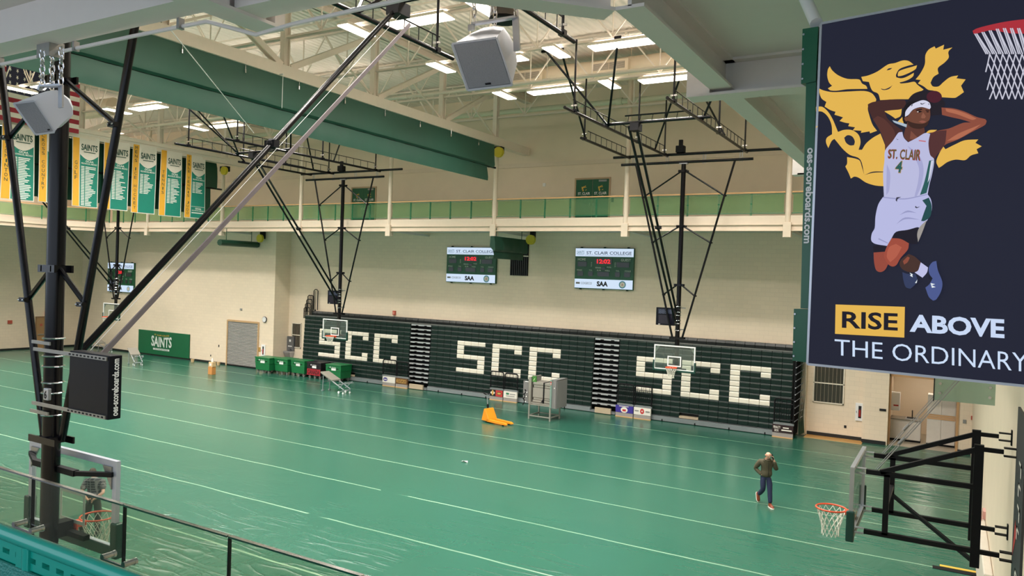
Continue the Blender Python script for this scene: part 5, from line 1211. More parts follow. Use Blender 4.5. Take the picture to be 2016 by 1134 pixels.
# green side housing of the board, turned away to the left
def wing(pts, off, M, nm, par, dep=.12):
    q = MB(); q.prism([onb(x, y, off) for x, y in pts], -ON * dep); return q.build(nm, M, par)
WG = mat('green_side_cover', '#0e5a3e', .3)
for nm, pts, off in (('side_cover', [(1580, 57), (1611, 52), (1606, 160), (1577, 165)], -.04), ('side_cover', [(1563, 608), (1594, 609), (1592, 714), (1560, 710)], -.04),
                     ('side_panel', [(1587, 163), (1607, 160), (1594, 608), (1576, 607)], -.06)):
    o = wing(pts, off, WG, nm, t)
    if nm == 'side_cover':
        q = MB()
        for k in range(4): a = Vector((*pts[0], 0)).lerp(Vector((*pts[3], 0)), .1 + k * .27); q.disc(onb(a.x + 2.5, a.y, off + .004), ON, .008, .01, 8)
        q.build('screw', ALU, o)
    else:
        q = MB(); word(q, 'oes-scoreboards.com', lambda u, v: onb(1590.5 + 12 * v + (1 - u) * 7.5 - 5 + 3.5 * (v - 1), 291 + u * 188, off + .006), 0, 1, 0, 1, 0, .03); q.build('maker_lettering', WHITE, o)
q = MB(); q.tube(onb(1607, 46, -.1), onb(1560, -60, -.5), .05, 12); q.build('hanging_pole', WHITE, t, True)
_n = [0]
def lay(polys, hexc, nm='lit_' , zk=None, name='artwork'):
    _n[0] += 1; off = .0008 * _n[0] + .001
    q = MB()
    for y0, pl in polys: q.poly([onb(1560 + x / 4.412, y0 + y / 4.412, off) for x, y in smooth(pl)])
    return q.build(name, emit('lit_' + hexc, '#' + hexc), scr)
YB_ = 'e0b250'
lay([(0, pl) for pl in EMB], YB_, name='emblem')
lay([(160, [(450, 490), (480, 468), (520, 480), (542, 520), (535, 555), (500, 557), (465, 532)]), (0, [(818, 612), (835, 595), (868, 590), (850, 604)]), (0, [(768, 768), (800, 775), (840, 760), (870, 740), (840, 772), (800, 782), (778, 778)])], '262839', name='emblem_hole')
lay([(160, [(795, 260), (950, 240), (940, 300), (895, 325), (860, 300)]), (160, [(910, 355), (955, 310), (968, 372)]), (160, [(1155, 455), (1190, 425), (1257, 422), (1228, 440)]), (160, [(205, 405), (222, 392), (212, 388), (203, 398)])], YB_, name='emblem_fragment')
# player
lay([(160, [(975, 195), (1000, 165), (1050, 110), (1130, 82), (1220, 80), (1270, 105), (1298, 150), (1330, 190), (1315, 230), (1295, 290), (1200, 300), (1196, 190)])], '241f27', name='dark_hair_and_hands')
lay([(160, [(1232 + 66 * math.cos(a), 135 + 52 * math.sin(a)) for a in [k * .35 for k in range(18)]])], '4a1f2b', name='ball')
lay([(160, [(655, 200), (700, 180), (850, 158), (980, 165), (985, 205), (950, 240), (880, 250), (800, 255), (825, 320), (880, 370), (960, 430), (915, 480), (860, 540), (805, 600), (800, 530), (760, 430), (700, 330), (663, 250)])], '452a28', name='raised_arm')
lay([(160, [(700, 330), (740, 300), (800, 330), (880, 420), (890, 500), (830, 570), (806, 598), (800, 530), (760, 430)])], '57342e', name='arm_light')
lay([(160, [(1295, 228), (1400, 236), (1500, 265), (1600, 310), (1672, 328), (1688, 345), (1672, 380), (1560, 440), (1440, 505), (1330, 550), (1290, 600), (1250, 645), (1226, 680), (1190, 640), (1180, 540), (1195, 460), (1260, 430), (1360, 410), (1480, 362), (1550, 357), (1470, 332), (1380, 312), (1300, 292)])], '8a4c3c', name='raised_arm')
lay([(160, [(1190, 460), (1260, 432), (1340, 425), (1325, 545), (1285, 600), (1230, 678), (1195, 640), (1180, 540)])], '523030', name='shoulder_shade')
lay([(160, [(1330, 236), (1420, 250), (1520, 285), (1600, 325), (1560, 335), (1440, 290), (1340, 262)]), (160, [(1340, 520), (1440, 455), (1560, 405), (1640, 372), (1560, 432), (1440, 500)])], 'b06a50', name='arm_light')
lay([(160, [(985, 400), (1000, 350), (1140, 385), (1152, 440), (1095, 492), (1010, 528), (968, 480)])], '5c372f', name='neck')
lay([(160, [(1030, 430), (1080, 480), (1100, 488), (1060, 505), (1020, 500)])], '7a4a3c', name='neck_light')
lay([(160, [(958, 340), (962, 260), (985, 200), (1040, 170), (1190, 172), (1202, 230), (1195, 300), (1010, 345), (985, 375)])], '1c181c', name='hair')
lay([(160, [(998, 310), (1050, 250), (1120, 228), (1195, 240), (1198, 300), (1185, 345), (1150, 385), (1090, 398), (1035, 378), (1000, 345), (985, 350), (972, 325), (983, 305)])], '6e4435', name='face')
lay([(160, [(1000, 340), (1040, 358), (1090, 368), (1145, 366), (1188, 338), (1172, 380), (1120, 412), (1055, 408), (1010, 382)])], '3c2620', name='beard')
lay([(160, [(1095, 350), (1130, 340), (1165, 352), (1130, 362)])], '8f5548', name='lips')
lay([(160, [(1075, 262), (1110, 256), (1128, 264), (1100, 272)]), (160, [(1162, 260), (1188, 262), (1180, 270), (1165, 268)]), (160, [(1070, 248), (1120, 238), (1130, 246), (1080, 256)]), (160, [(1155, 246), (1192, 250), (1190, 256), (1158, 254)])], '1a1214', name='eye')
lay([(160, [(1082, 264), (1094, 260), (1096, 268), (1086, 270)])], 'd8d0cc', name='eye_glint')
lay([(160, [(1118, 310), (1135, 270), (1160, 305), (1150, 322), (1125, 322)])], '8a5846', name='nose')
lay([(160, [(978, 308), (985, 258), (1030, 207), (1090, 176), (1140, 164), (1188, 184), (1202, 225), (1192, 242), (1120, 224), (1050, 245), (1008, 292)])], 'cfcfe4', name='headband')
lay([(160, [(1115, 186), (1125, 196), (1160, 184), (1128, 202), (1112, 196)]), (160, [(1028, 215), (1048, 195), (1040, 215)]), (160, [(1178, 190), (1190, 200), (1184, 205)])], '26222c', name='headband_mark')
lay([(160, [(868, 338), (930, 355), (995, 375), (990, 400), (925, 375), (885, 358)])], 'a8b8c8', name='strap')
lay([(160, [(920, 448), (955, 440), (968, 490), (1005, 530), (1080, 492), (1150, 450), (1197, 455), (1182, 540), (1197, 640), (1232, 680), (1215, 800), (1190, 900), (1172, 1000), (1000, 1022), (795, 1005), (788, 800), (800, 690), (806, 600), (870, 520)])], 'b7b8da', name='jersey')
lay([(160, [(1000, 560), (1100, 640), (1140, 760), (1120, 900), (1080, 1000), (1060, 1000), (1090, 880), (1100, 760), (1060, 660)]), (160, [(820, 720), (850, 800), (840, 950), (815, 990)])], 'a3a4cc', name='jersey_fold')
lay([(160, [(1188, 690), (1232, 682), (1200, 830), (1165, 970), (1108, 988), (1150, 860)])], '2b5a57', name='jersey_stripe')
lay([(160, [(1205, 690), (1230, 684), (1195, 840), (1175, 880)])], 'c8cade', name='jersey_edge')
def sgn_word(s, y0, TL, TR, BR, BL, hexc, bold, nm):
    _n[0] += 1; off = .0008 * _n[0] + .001; q = MB(); TL, TR, BR, BL = [Vector((*v, 0)) for v in (TL, TR, BR, BL)]
    word(q, s, lambda u, v: onb(*[(1560 + w_.x / 4.412, y0 + w_.y / 4.412) for w_ in [BL.lerp(BR, u).lerp(TL.lerp(TR, u), v)]][0], off), 0, 1, 0, 1, 0, bold)
    return q.build(nm, emit('lit_' + hexc, '#' + hexc), scr)
sgn_word('ST. CLAIR', 160, (832, 590), (1122, 592), (1112, 692), (828, 672), '8a3a2a', .03, 'jersey_lettering')
sgn_word('ST. CLAIR', 160, (842, 594), (1110, 598), (1102, 684), (838, 664), '5a5a34', .0, 'jersey_lettering')
sgn_word('4', 160, (905, 690), (966, 690), (950, 800), (884, 795), 'b08a58', .05, 'jersey_number')
sgn_word('4', 160, (908, 695), (960, 695), (945, 793), (890, 789), '2b5a57', .03, 'jersey_number')
lay([(160, [(1098, 510), (1160, 518), (1158, 528), (1098, 520)])], 'c07078', name='league_mark')
lay([(160, [(900, 495), (915, 505), (930, 500), (912, 510)])], '3a3a4a', name='maker_mark')
lay([(360, [(700, 545), (822, 548), (800, 608), (705, 606)]), (360, [(880, 440), (925, 415), (1085, 385), (1092, 440), (1082, 530), (1010, 525), (940, 490), (858, 482)])], '1f1c27', name='dark_shorts')
lay([(360, [(950, 660), (1010, 618), (1062, 640), (1118, 690), (1092, 760), (1060, 775), (1000, 772), (950, 745), (930, 700)])], '46302a', name='lower_leg')
lay([(360, [(960, 680), (1000, 640), (1020, 650), (1000, 690), (970, 710)])], '8a4a3a', name='calf_light')
lay([(360, [(705, 605), (802, 598), (800, 650), (832, 705), (805, 755), (765, 775), (727, 757), (710, 690)])], '93483a', name='knee')
lay([(360, [(860, 480), (940, 487), (1012, 525), (1002, 580), (940, 652), (905, 712), (870, 727), (832, 707), (795, 640), (806, 590), (832, 530)])], '9c4b3b', name='knee')
lay([(360, [(840, 560), (900, 530), (950, 560), (905, 640), (850, 690), (820, 640)])], 'b05c48', name='knee_light')
lay([(360, [(785, 125), (1000, 140), (1172, 95), (1205, 150), (1210, 240), (1168, 330), (1108, 388), (1085, 385), (1000, 408), (902, 425), (862, 480), (822, 548), (720, 530), (685, 500), (690, 440), (715, 392), (722, 290), (745, 190)])], 'b5b7de', name='shorts')
lay([(360, [(930, 280), (1000, 240), (1080, 262), (1000, 256)]), (360, [(900, 360), (980, 300), (1110, 320), (980, 316)]), (360, [(790, 120), (900, 132), (1000, 132), (1170, 96), (1172, 104), (1000, 142), (900, 142), (788, 130)]), (360, [(750, 480), (830, 520), (830, 528), (745, 490)])], '9698c2', name='shorts_fold')
lay([(360, [(905, 125), (945, 122), (915, 140), (908, 165), (896, 150)]), (360, [(1065, 212), (1080, 220), (1112, 205), (1082, 212), (1070, 200)])], '3a3a4a', name='drawstring')
lay([(360, [(1128, 152), (1185, 128), (1210, 200), (1198, 290), (1150, 330), (1118, 332), (1142, 262), (1165, 200)])], '234a4c', name='shorts_stripe')
lay([(360, [(1168, 322), (1132, 420), (1092, 515), (1084, 445), (1105, 385)])], '9a948f', name='shorts_flap')
lay([(360, [(955, 775), (1000, 790), (1070, 790), (1087, 850), (1060, 890), (1025, 920), (985, 905), (965, 850)])], '333c5c', name='shoe')
lay([(360, [(1115, 690), (1178, 735), (1168, 780), (1130, 824), (1062, 778), (1092, 760)])], 'bcbde2', name='sock')
lay([(360, [(1185, 735), (1215, 690), (1250, 678), (1264, 760), (1302, 860), (1292, 940), (1250, 1012), (1222, 1023), (1185, 990), (1155, 910), (1190, 880), (1218, 830), (1190, 790)])], '4b588c', name='shoe')
lay([(360, [(1200, 870), (1240, 880), (1210, 890), (1245, 905), (1212, 912)]), (360, [(1065, 870), (1085, 840), (1080, 870)]), (360, [(1018, 780), (1048, 795), (1020, 805), (1045, 820)])], 'dfe6ea', name='shoe_lace')
lay([(360, [(1185, 790), (1215, 830), (1205, 850), (1180, 830)])], '1c1e2c', name='shoe_gap')
# hoop and net in the picture
lay([(0, [(1565, 268), (1600, 248), (1700, 220), (1860, 187), (2060, 165), (2300, 170), (2300, 292), (1900, 290), (1740, 262), (1640, 282), (1575, 296)])], 'a8303a', name='pictured_rim')
_n[0] += 1; q = MB(); off = .0008 * _n[0] + .001
def ln(x0, y0, x1, y1, w=9):
    dx, dy = x1 - x0, y1 - y0; L = math.hypot(dx, dy); nx, ny = -dy / L * w / 2, dx / L * w / 2
    q.poly([onb(1560 + x / 4.412, y / 4.412, off) for x, y in ((x0 + nx, y0 + ny), (x0 - nx, y0 - ny), (x1 - nx, y1 - ny), (x1 + nx, y1 + ny))])
lvl = [(292, 1592, 62), (470, 1686, 56), (548, 1698, 55), (626, 1706, 54), (704, 1712, 54), (782, 1718, 54), (862, 1712, 56)]
for l in range(6):
    (ya, xa, sa_), (yb_n, xb_n, sb_) = lvl[l], lvl[l + 1]
    for k in range(10):
        o = .5 * (l % 2); x0 = xa + (k + o) * sa_
        y0 = ya - (min(48, k * 14) if l == 0 else 0)
        for sg in ((-.5, .5) if l else (-.14, .14, .5)): ln(x0 + (8 if sg > 0 else -8) * (l == 0), y0, xb_n + (k + o + sg + (0 if l % 2 == 0 else 0)) * sb_ + (0 if l else 6), yb_n, 11)
q.build('pictured_net', emit('lit_c3c3d2', '#c3c3d2'), scr)
# slogan
lay([(540, [(375, 262), (977, 283), (972, 550), (370, 517)])], YB_, name='slogan_box')
sgn_word('RISE', 540, (432, 320), (917, 338), (915, 492), (430, 466), '1d1b26', .022, 'slogan_lettering')
sgn_word('ABOVE', 540, (1020, 346), (1842, 390), (1842, 558), (1018, 500), 'c6d5f0', .035, 'slogan_lettering')
sgn_word('THE ORDINARY', 540, (367, 562), (2046, 686), (2046, 850), (367, 702), 'c9daf2', -.004, 'slogan_lettering')
# ------------------------------------------------------------------ things on the white wall and at the balcony end
t = thing('glass_balustrade', 'frosted glass panel with four steel studs below the video board', 'railing', (.2, 13.6, 5.0))
q = MB(); q.bx(-.19, .62, 13.59, 13.61, 5.0, 6.0); q.build('glass_panel', glassm('frosted_green_glass', '#bcd2be', .40, .1, '#e4efe2'), t)
MB().bx(-.2, -.185, 13.585, 13.615, 4.98, 6.0).build('edge_strip', BLACKM, t)
for x in (-.11, .55):
    for z in (5.12, 5.27): q = MB(); q.disc((x, 13.57, z), (0, 1, 0), .022, .05, 14); q.build('stud', CHROME, t, True)
a = at(1985, 795, x=XR - .01)
t = thing('wall_banner', 'tall dark banner with red flashes and white vertical marks on the white wall', 'banner', (XR, 15, 2))
ya, yb2 = 11.6, 12.95
MB().bx(XR - .03, XR, ya, yb2, 1.2, 5.1).build('cloth', mat('dark_banner', '#3a3b3f', .6), t)
q = MB(); fn = lambda u, v: Vector((XR - .034, yb2 - u * (yb2 - ya), 1.2 + v * 3.62)); q.poly([fn(.0, .05), fn(.5, .3), fn(.25, .42), fn(0, .38)]); q.poly([fn(.1, .5), fn(.5, .62), fn(.3, .66)]); q.poly([fn(0, 0), fn(.4, .0), fn(.1, .2)]); q.build('red_flash', RED, t)
q = MB(); v = .9
fl = lambda u, w_: Vector((XR - .037, yb2 - u * (yb2 - ya), 1.2 + w_ * 3.62))
for k in range(9):
    if k != 4: rect(q, fl, .5, .78, v - .012, v); rect(q, fl, .5 if k % 2 else .7, .58 if k % 2 else .78, v - .05, v)
    v -= .08
q.build('banner_lettering', BOARDW, t)
t = thing('alarm_strobe', 'red caged alarm light low on the white wall behind the swing frame', 'alarm', at(1940, 1012, x=XR))
c = at(1940, 1012, x=XR); q = MB()
for k in range(5): q.bx(c.x - .1, c.x - .09, c.y - .35 + k * .17, c.y - .33 + k * .17, c.z - .14, c.z + .14); q.bx(c.x - .1, c.x - .09, c.y - .35, c.y + .35, c.z - .14 + k * .065, c.z - .13 + k * .065)
q.build('cage', HORN, t); MB().bx(c.x - .06, c.x, c.y - .2, c.y + .2, c.z - .1, c.z + .1).build('lamp', mat('pale_red_lens', '#d8a8a0', .4), t)
t = thing('safety_pad', 'white upright pad at the foot of the white wall below the swing frame', 'wall pad', (XR, 19, 0))
MB().bx(XR - .17, XR - .005, 17.5, 22, .05, 1.2).build('pad', mat('off_white_pad', '#cfc8bb', .6), t, bevel=.03)
t = thing('floor_edge_strip', 'yellow and black tape strip on the floor edge by the white wall', 'tape', at(1860, 1125, z=0))
a, b = at(1836, 1116, z=0), at(1930, 1134, z=0); q = MB(); q.bar(a + Vector((0, 0, .006)), b + Vector((0, 0, .006)), .22, .01, 0); q.build('tape', BLACKM, t)
q = MB(); q.bar(a + Vector((.15, .22, .006)), b + Vector((.15, .22, .006)), .12, .01); q.build('yellow_tape', YEL, t)
# ------------------------------------------------------------------ glass guard and teal handrail at the balcony
GY, GZ = 1.71, 5.80
gx = [at(px, py, y=GY).x for px, py in ((65, 945), (245, 991), (451, 1056), (716, 1131))]
xs_ = [gx[0] - 1.2, gx[0] - .6] + gx + [gx[-1] + .6]
for i in range(len(xs_) - 1):
    a, b = xs_[i] + .004, xs_[i + 1] - .004
    t = thing('glass_guard_panel', '%s clear glass guard panel along the balcony edge, counted from the teal rail end' % ords[i], 'railing', ((a + b) / 2, GY, GZ - .9), 'clear glass guard panels on the balcony')
    MB().bx(a, b, GY - .006, GY + .006, GZ - .9, GZ).build('glass_panel', NEARG, t)
    q = MB(); q.bx(a, b, GY - .008, GY + .008, GZ, GZ + .006); q.build('top_edge', CHROME, t)
    MB().bx(a - .002, a + .002, GY - .0065, GY + .0065, GZ - .9, GZ).build('dark_edge', BLACKM, t)
    for x in (a + .05, a - .08):
        q = MB(); q.disc((x, GY - .012, GZ - .2), (0, 1, 0), .012, .045, 14); q.disc((x, GY + .012, GZ - .2), (0, 1, 0), .0135, .01, 14); q.build('standoff', CHROME, t, True)
    MB().bar((a - .08, GY - .03, GZ - .207), (a + .05, GY - .03, GZ - .207), .007, .007).build('standoff_bar', CHROME, t)
TEAL = mat('glossy_teal_paint', '#0f8a78', .22, var=.04)
t = thing('handrail', 'glossy teal tubular handrail with perforated panel at the balcony corner', 'railing', (-1.2, 1.08, 5.0))
HY, HZ = 1.08, 5.962
MB().tube((-4.0, HY, HZ), (.6, HY, HZ), .019, 20).build('top_rail', TEAL, t, True)
q = MB(); q.bx(-4.0, .6, HY - .01, HY + .01, HZ - .066, HZ - .047); q.bx(-4.0, .6, HY - .01, HY + .01, HZ - .033, HZ - .012)
for k in range(72): x = -4 + k * .064; q.bx(x, x + .030, HY - .0098, HY + .0098, HZ - .047, HZ - .033)
q.build('slotted_rail', TEAL, t)
for x in (-3.3, -2.12, -.9, .3): 
    xx = x + .06; q = MB(); q.tube((xx, HY, 5.0), (xx, HY, HZ - .01), .02, 12); q.bx(xx - .04, xx + .02, HY - .016, HY + .016, HZ - .5, HZ - .012); q.build('post', TEAL, t, True)
q = MB(); q.bx(-4.0, .6, HY - .02, HY - .014, 5.1, HZ - .067); q.build('perforated_panel', mat('teal_perforated_sheet', '#1a7468', .4, var=.25, scale=160, bump=.4), t)
MB().tube((-4.0, HY + .0, HZ - .085), (.6, HY, HZ - .085), .012, 8).build('mid_rail', TEAL, t, True)
# ------------------------------------------------------------------ people
def skin(name, nodes, edges, rootn, M, parent, T, sub=2):
    """one continuous surface grown over connected joints; nodes: name -> (f, l, z, r) or (f, l, z, rx, ry)"""
    ks = list(nodes); me = bpy.data.meshes.new(name)
    me.from_pydata([tuple(T(nodes[k][:3])) for k in ks], [(ks.index(a), ks.index(b)) for a, b in edges], [])
    o = bpy.data.objects.new(name, me); COL.objects.link(o)
    sm = o.modifiers.new('skin', 'SKIN'); sm.use_smooth_shade = True; sm.branch_smoothing = .4
    for i, k in enumerate(ks):
        r = nodes[k][3:]; sv = me.skin_vertices[0].data[i]; sv.radius = (r[0], r[-1]); sv.use_root = (k == rootn)
    ss = o.modifiers.new('sub', 'SUBSURF'); ss.levels = sub; ss.render_levels = sub
    dg = bpy.context.evaluated_depsgraph_get(); m2 = bpy.data.meshes.new_from_object(o.evaluated_get(dg))
    bpy.data.objects.remove(o); m2.name = name; off = wloc(parent)
    for v in m2.vertices: v.co -= off
    m2.materials.clear(); m2.materials.append(M); m2.shade_smooth()
    o = bpy.data.objects.new(name, m2); COL.objects.link(o); o.parent = parent
    return o
def chain_edges(*cs): return [(a, b) for c in cs for a, b in zip(c, c[1:])]
SKINP = mat('pale_skin', '#d8a58c', .5, var=.05); SHOEB = mat('brown_leather', '#7a3a22', .4); SOLE = mat('white_sole', '#e6e2da', .5)
def hand(nodes, edges, pre, wrist, d, side, palmn, curl=.4, s=1.0):
    """palm with five fingers that leave it one by one"""
    d = Vector(d).normalized(); side = Vector(side).normalized(); nrm = Vector(palmn).normalized(); w = Vector(wrist)
    P = lambda a, b, c: tuple(w + d * a * s + side * b * s + nrm * c * s)
    nodes[pre + 'palm'] = P(.05, 0, 0) + (.034 * s, .016 * s); nodes[pre + 'kn'] = P(.085, .0, .004) + (.036 * s, .014 * s)
    edges += [(pre + 'w', pre + 'palm'), (pre + 'palm', pre + 'kn')]
    for i, (b, L) in enumerate(((-.03, .062), (-.01, .075), (.011, .07), (.031, .055))):
        k0, k1, k2 = [pre + 'f%d%d' % (i, j) for j in range(3)]
        nodes[k0] = P(.1, b, .006) + (.0095 * s,); nodes[k1] = P(.1 + L * .55 * (1 - curl * .3), b * 1.08, .006 + L * .45 * curl) + (.0085 * s,); nodes[k2] = P(.1 + L * .85 * (1 - curl * .75), b * 1.08, .006 + L * 1.05 * curl) + (.0075 * s,)
        edges += [(pre + 'kn', k0), (k0, k1), (k1, k2)]
    t0, t1, t2 = pre + 't0', pre + 't1', pre + 't2'
    nodes[t0] = P(.035, -.038, .01) + (.012 * s,); nodes[t1] = P(.065, -.058, .02) + (.0105 * s,); nodes[t2] = P(.09, -.056, .035) + (.009 * s,)
    edges += [(pre + 'palm', t0), (t0, t1), (t1, t2)]
def person(label, pos, F, pose, cols, s=1.0):
    F = Vector((*F, 0)).normalized(); Lv = Vector((-F.y, F.x, 0)); P0 = Vector(pos)
    T = lambda p, s_=s: P0 + (F * p[0] + Lv * p[1] + Vector((0, 0, p[2]))) * s_
    t = thing('person', label, 'person', P0)
    J = pose
    hd = Vector(J['head']); nk = Vector(J['neck'])
    nodes = {'pel': (*J['pelvis'], .085, .07), 'waist': (*J['waist'], .105, .08), 'chest': (*J['chest'], .12, .085), 'ub': (*J['ub'], .10, .065), 'neck': (*J['neck'], .058), 'hb': (*(nk.lerp(hd, .55)), .066), 'head': (*hd, .083, .095), 'crown': (*(hd + Vector(J.get('up', (0, 0, 1))) * .085), .068, .078)}
    edges = chain_edges(('pel', 'waist', 'chest', 'ub', 'neck', 'hb', 'head', 'crown'))
    for s in 'lr':
        for k, r in (('sh', .048), ('el', .042), ('wr', .03)): nodes[s + ('w' if k == 'wr' else k)] = (*J[s + k], r)
        m_ = Vector(J[s + 'sh']).lerp(Vector(J[s + 'el']), .5); nodes[s + 'ua'] = (*m_, .046)
        m_ = Vector(J[s + 'el']).lerp(Vector(J[s + 'wr']), .35); nodes[s + 'fa'] = (*m_, .043)
        edges += chain_edges(('ub', s + 'sh', s + 'ua', s + 'el', s + 'fa', s + 'w'))
        for k, r in (('hip', .062), ('kn', .048), ('an', .026), ('toe', .014)): nodes[s + 'L' + k] = (*J[s + k], r)
        m_ = Vector(J[s + 'hip']).lerp(Vector(J[s + 'kn']), .5); nodes[s + 'Lth'] = (*m_, .058)
        m_ = Vector(J[s + 'kn']).lerp(Vector(J[s + 'an']), .35); nodes[s + 'Lca'] = (*m_, .046)
        edges += chain_edges(('pel', s + 'Lhip', s + 'Lth', s + 'Lkn', s + 'Lca', s + 'Lan', s + 'Ltoe'))
        hand(nodes, edges, s, J[s + 'wr'], *J[s + 'hand'])
    body = skin('body', nodes, edges, 'pel', SKINP, t, T)
    # face
    ff = Vector(J.get('face', (1, 0, 0))).normalized(); up = Vector((0, 0, 1)); up = (up - ff * up.dot(ff)).normalized(); lf = up.cross(ff)
    H = lambda a, b, c: T(tuple(hd + ff * a + lf * b + up * c))
    q = MB(); q.loft([[H(.088, -.006, .03), H(.088, .006, .03), H(.08, .0, .03)], [H(.11, -.013, -.02), H(.11, .013, -.02), H(.085, .0, -.025)], [H(.098, -.01, -.032), H(.098, .01, -.032), H(.08, 0, -.03)]]); q.build('nose', SKINP, t, True)
    for s in (-1, 1):
        q = MB(); q.ball(H(.077, s * .030, .018), .0085, 8); q.build('eye', mat('eye_white', '#cfc6be', .4), t, True); q = MB(); q.ball(H(.086, s * .030, .018), .0055, 6); q.build('pupil', BLKI, t, True)
        q = MB(); c = H(-.0, s * .088, -.005); q.ball(c, (.02, .02, .034), 8); q.build('ear', SKINP, t, True)
    q = MB(); q.loft([[H(.088, -.026, -.052), H(.094, 0, -.05), H(.088, .026, -.052)], [H(.088, -.024, -.06), H(.093, 0, -.064), H(.088, .024, -.06)]]); q.build('mouth', mat('lip', '#a8605a', .5), t)
    # shoes
    for s in 'lr':
        an, to = Vector(J[s + 'an']), Vector(J[s + 'toe']); d = (to - an); d.z *= 1; pd = Vector(J.get(s + 'foot', d)).normalized(); heel = an - pd * .06 + Vector(J.get(s + 'down', (0, 0, -1))) * .045; dn = Vector(J.get(s + 'down', (0, 0, -1))).normalized(); sd = pd.cross(dn).normalized()
        A = lambda a, b, c: T(tuple(an + pd * a + sd * b - dn * c))
        rings = [[A(x, -w_, -.065), A(x, w_, -.065), A(x, w_ * .9, h_ * .5 - .04), A(x, w_ * .4, h_ - .03), A(x, -w_ * .4, h_ - .03), A(x, -w_ * .9, h_ * .5 - .04)] for x, w_, h_ in ((-.085, .025, .06), (-.06, .04, .085), (0, .045, .09), (.08, .05, .045), (.15, .05, .02), (.19, .035, .0), (.205, .018, -.015))]
        q = MB(); q.loft(rings); o = q.build('shoe', cols['shoe'], t, True)
        rings = [[A(x, -w_, -.09), A(x, w_, -.09), A(x, w_, -.06), A(x, -w_, -.06)] for x, w_ in ((-.095, .028), (-.06, .046), (0, .05), (.08, .056), (.15, .056), (.2, .036), (.215, .02))]
        q = MB(); q.loft(rings); q.build('sole', cols['sole'], o)
    # trousers
    tn = {'pel': (*J['pelvis'], .155, .125), 'belt': (*(Vector(J['pelvis']) + Vector((0, 0, .1))), .145, .115)}; te = [('pel', 'belt')]
    for s in 'lr':
        hip, kn, an = Vector(J[s + 'hip']), Vector(J[s + 'kn']), Vector(J[s + 'an'])
        tn[s + 'h'] = (*hip, .115); tn[s + 't'] = (*hip.lerp(kn, .5), .098); tn[s + 'k'] = (*kn, .078); tn[s + 'c'] = (*kn.lerp(an, .45), .074); tn[s + 'a'] = (*kn.lerp(an, .93), .066)
        te += chain_edges(('pel', s + 'h', s + 't', s + 'k', s + 'c', s + 'a'))
    skin('trousers', tn, te, 'pel', cols['trousers'], t, T)
    # jacket or shirt
    jn = {'hem': (*J['hem'], .205, .165), 'waist': (*J['waist'], .185, .145), 'chest': (*J['chest'], .19, .14), 'ub': (*J['ub'], .17, .115), 'col': (*nk.lerp(Vector(J['ub']), .25), .085)}
    je = chain_edges(('hem', 'waist', 'chest', 'ub', 'col'))
    for s in 'lr':
        sh, el, wr = Vector(J[s + 'sh']), Vector(J[s + 'el']), Vector(J[s + 'wr'])
        jn[s + 's'] = (*sh, .098); jn[s + 'u'] = (*sh.lerp(el, .5), .085)
        cc = ['ub', s + 's', s + 'u']
        if cols['sleeve'] > 1: jn[s + 'e'] = (*el, .068); jn[s + 'f'] = (*el.lerp(wr, .5), .06); jn[s + 'w'] = (*el.lerp(wr, .98), .056); cc += [s + 'e', s + 'f', s + 'w']
        else: jn[s + 'e'] = (*sh.lerp(el, .8), .07); cc += [s + 'e']
        je += chain_edges(cc)
    skin(cols['topname'], jn, je, 'chest', cols['top'], t, T)
    return t, T, H
JEAN = mat('dark_blue_denim', '#232a4a', .8, var=.25, scale=30); OLIVE = mat('olive_jacket_cloth', '#4c4634', .8, var=.2, scale=18)
pose1 = dict(pelvis=(0, 0, .93), waist=(.01, 0, 1.06), chest=(.03, 0, 1.24), ub=(.02, 0, 1.37), neck=(.04, 0, 1.44), head=(.09, .01, 1.575), face=(.85, .1, -.42), hem=(0, 0, .86),
    lsh=(.02, .19, 1.38), lel=(.12, .27, 1.13), lwr=(.17, .16, 1.42), lhand=((-.05, -.12, .5), (1, .2, .1), (-.1, -1, 0), .5),
    rsh=(.0, -.19, 1.38), rel=(-.13, -.30, 1.12), rwr=(.04, -.15, .96), rhand=((-.05, .8, -.3), (0, -.2, -1), (0, 1, 0), .3),
    lhip=(.02, .09, .90), lkn=(.10, .09, .49), lan=(.15, .10, .09), ltoe=(.22, .103, .05), lfoot=(1, .05, -.0),
    rhip=(-.02, -.09, .90), rkn=(.0, -.08, .50), ran=(-.34, -.08, .25), rtoe=(-.315, -.08, .19), rfoot=(.45, 0, -.9), rdown=(-.9, 0, -.45))
t, T1, H1 = person('bald person in olive jacket and jeans walking with a phone at the ear', (*at(1506, 996, z=0)[:2], 0), (.55, -.83), pose1,
    dict(shoe=SHOEB, sole=SOLE, trousers=JEAN, top=OLIVE, topname='jacket', sleeve=2))
q = MB(); c = T1((.17, .115, 1.54)); q.bar(T1((.10, .11, 1.60)), T1((.20, .125, 1.46)), .018, .07, up=T1((1, 0, 0)) - T1((0, 0, 0))); tag(q.build('phone', BLACKM), 'dark phone held at the ear of the walking person', 'phone')
q = MB(); q.path([T1((.05 + .085 * math.cos(a), .09 * math.sin(a), 1.44 - .02 * math.cos(a))) for a in [k * math.pi / 7 for k in range(14)]], .022, 8, closed=True); q.build('collar', OLIVE, t, True)
q = MB(); q.bar(T1((.165, 0, 1.36)), T1((.15, 0, .88)), .008, .008, up=T1((0, 1, 0)) - T1((0, 0, 0))); q.build('zip', BLKI, t)
q = MB(); 
q.path([H1(-.095 * math.cos(a), .088 * math.sin(a), -.03) for a in [(-1.2 + j * .24) for j in range(11)]], .012, 6); q.build('hair_fringe', mat('grey_hair', '#6e665e', .8), t, True)
q = MB(); q.ball(H1(.045, 0, -.078), (.042, .042, .028), 8); q.build('beard', mat('grey_stubble', '#a5938a', .8), t, True)
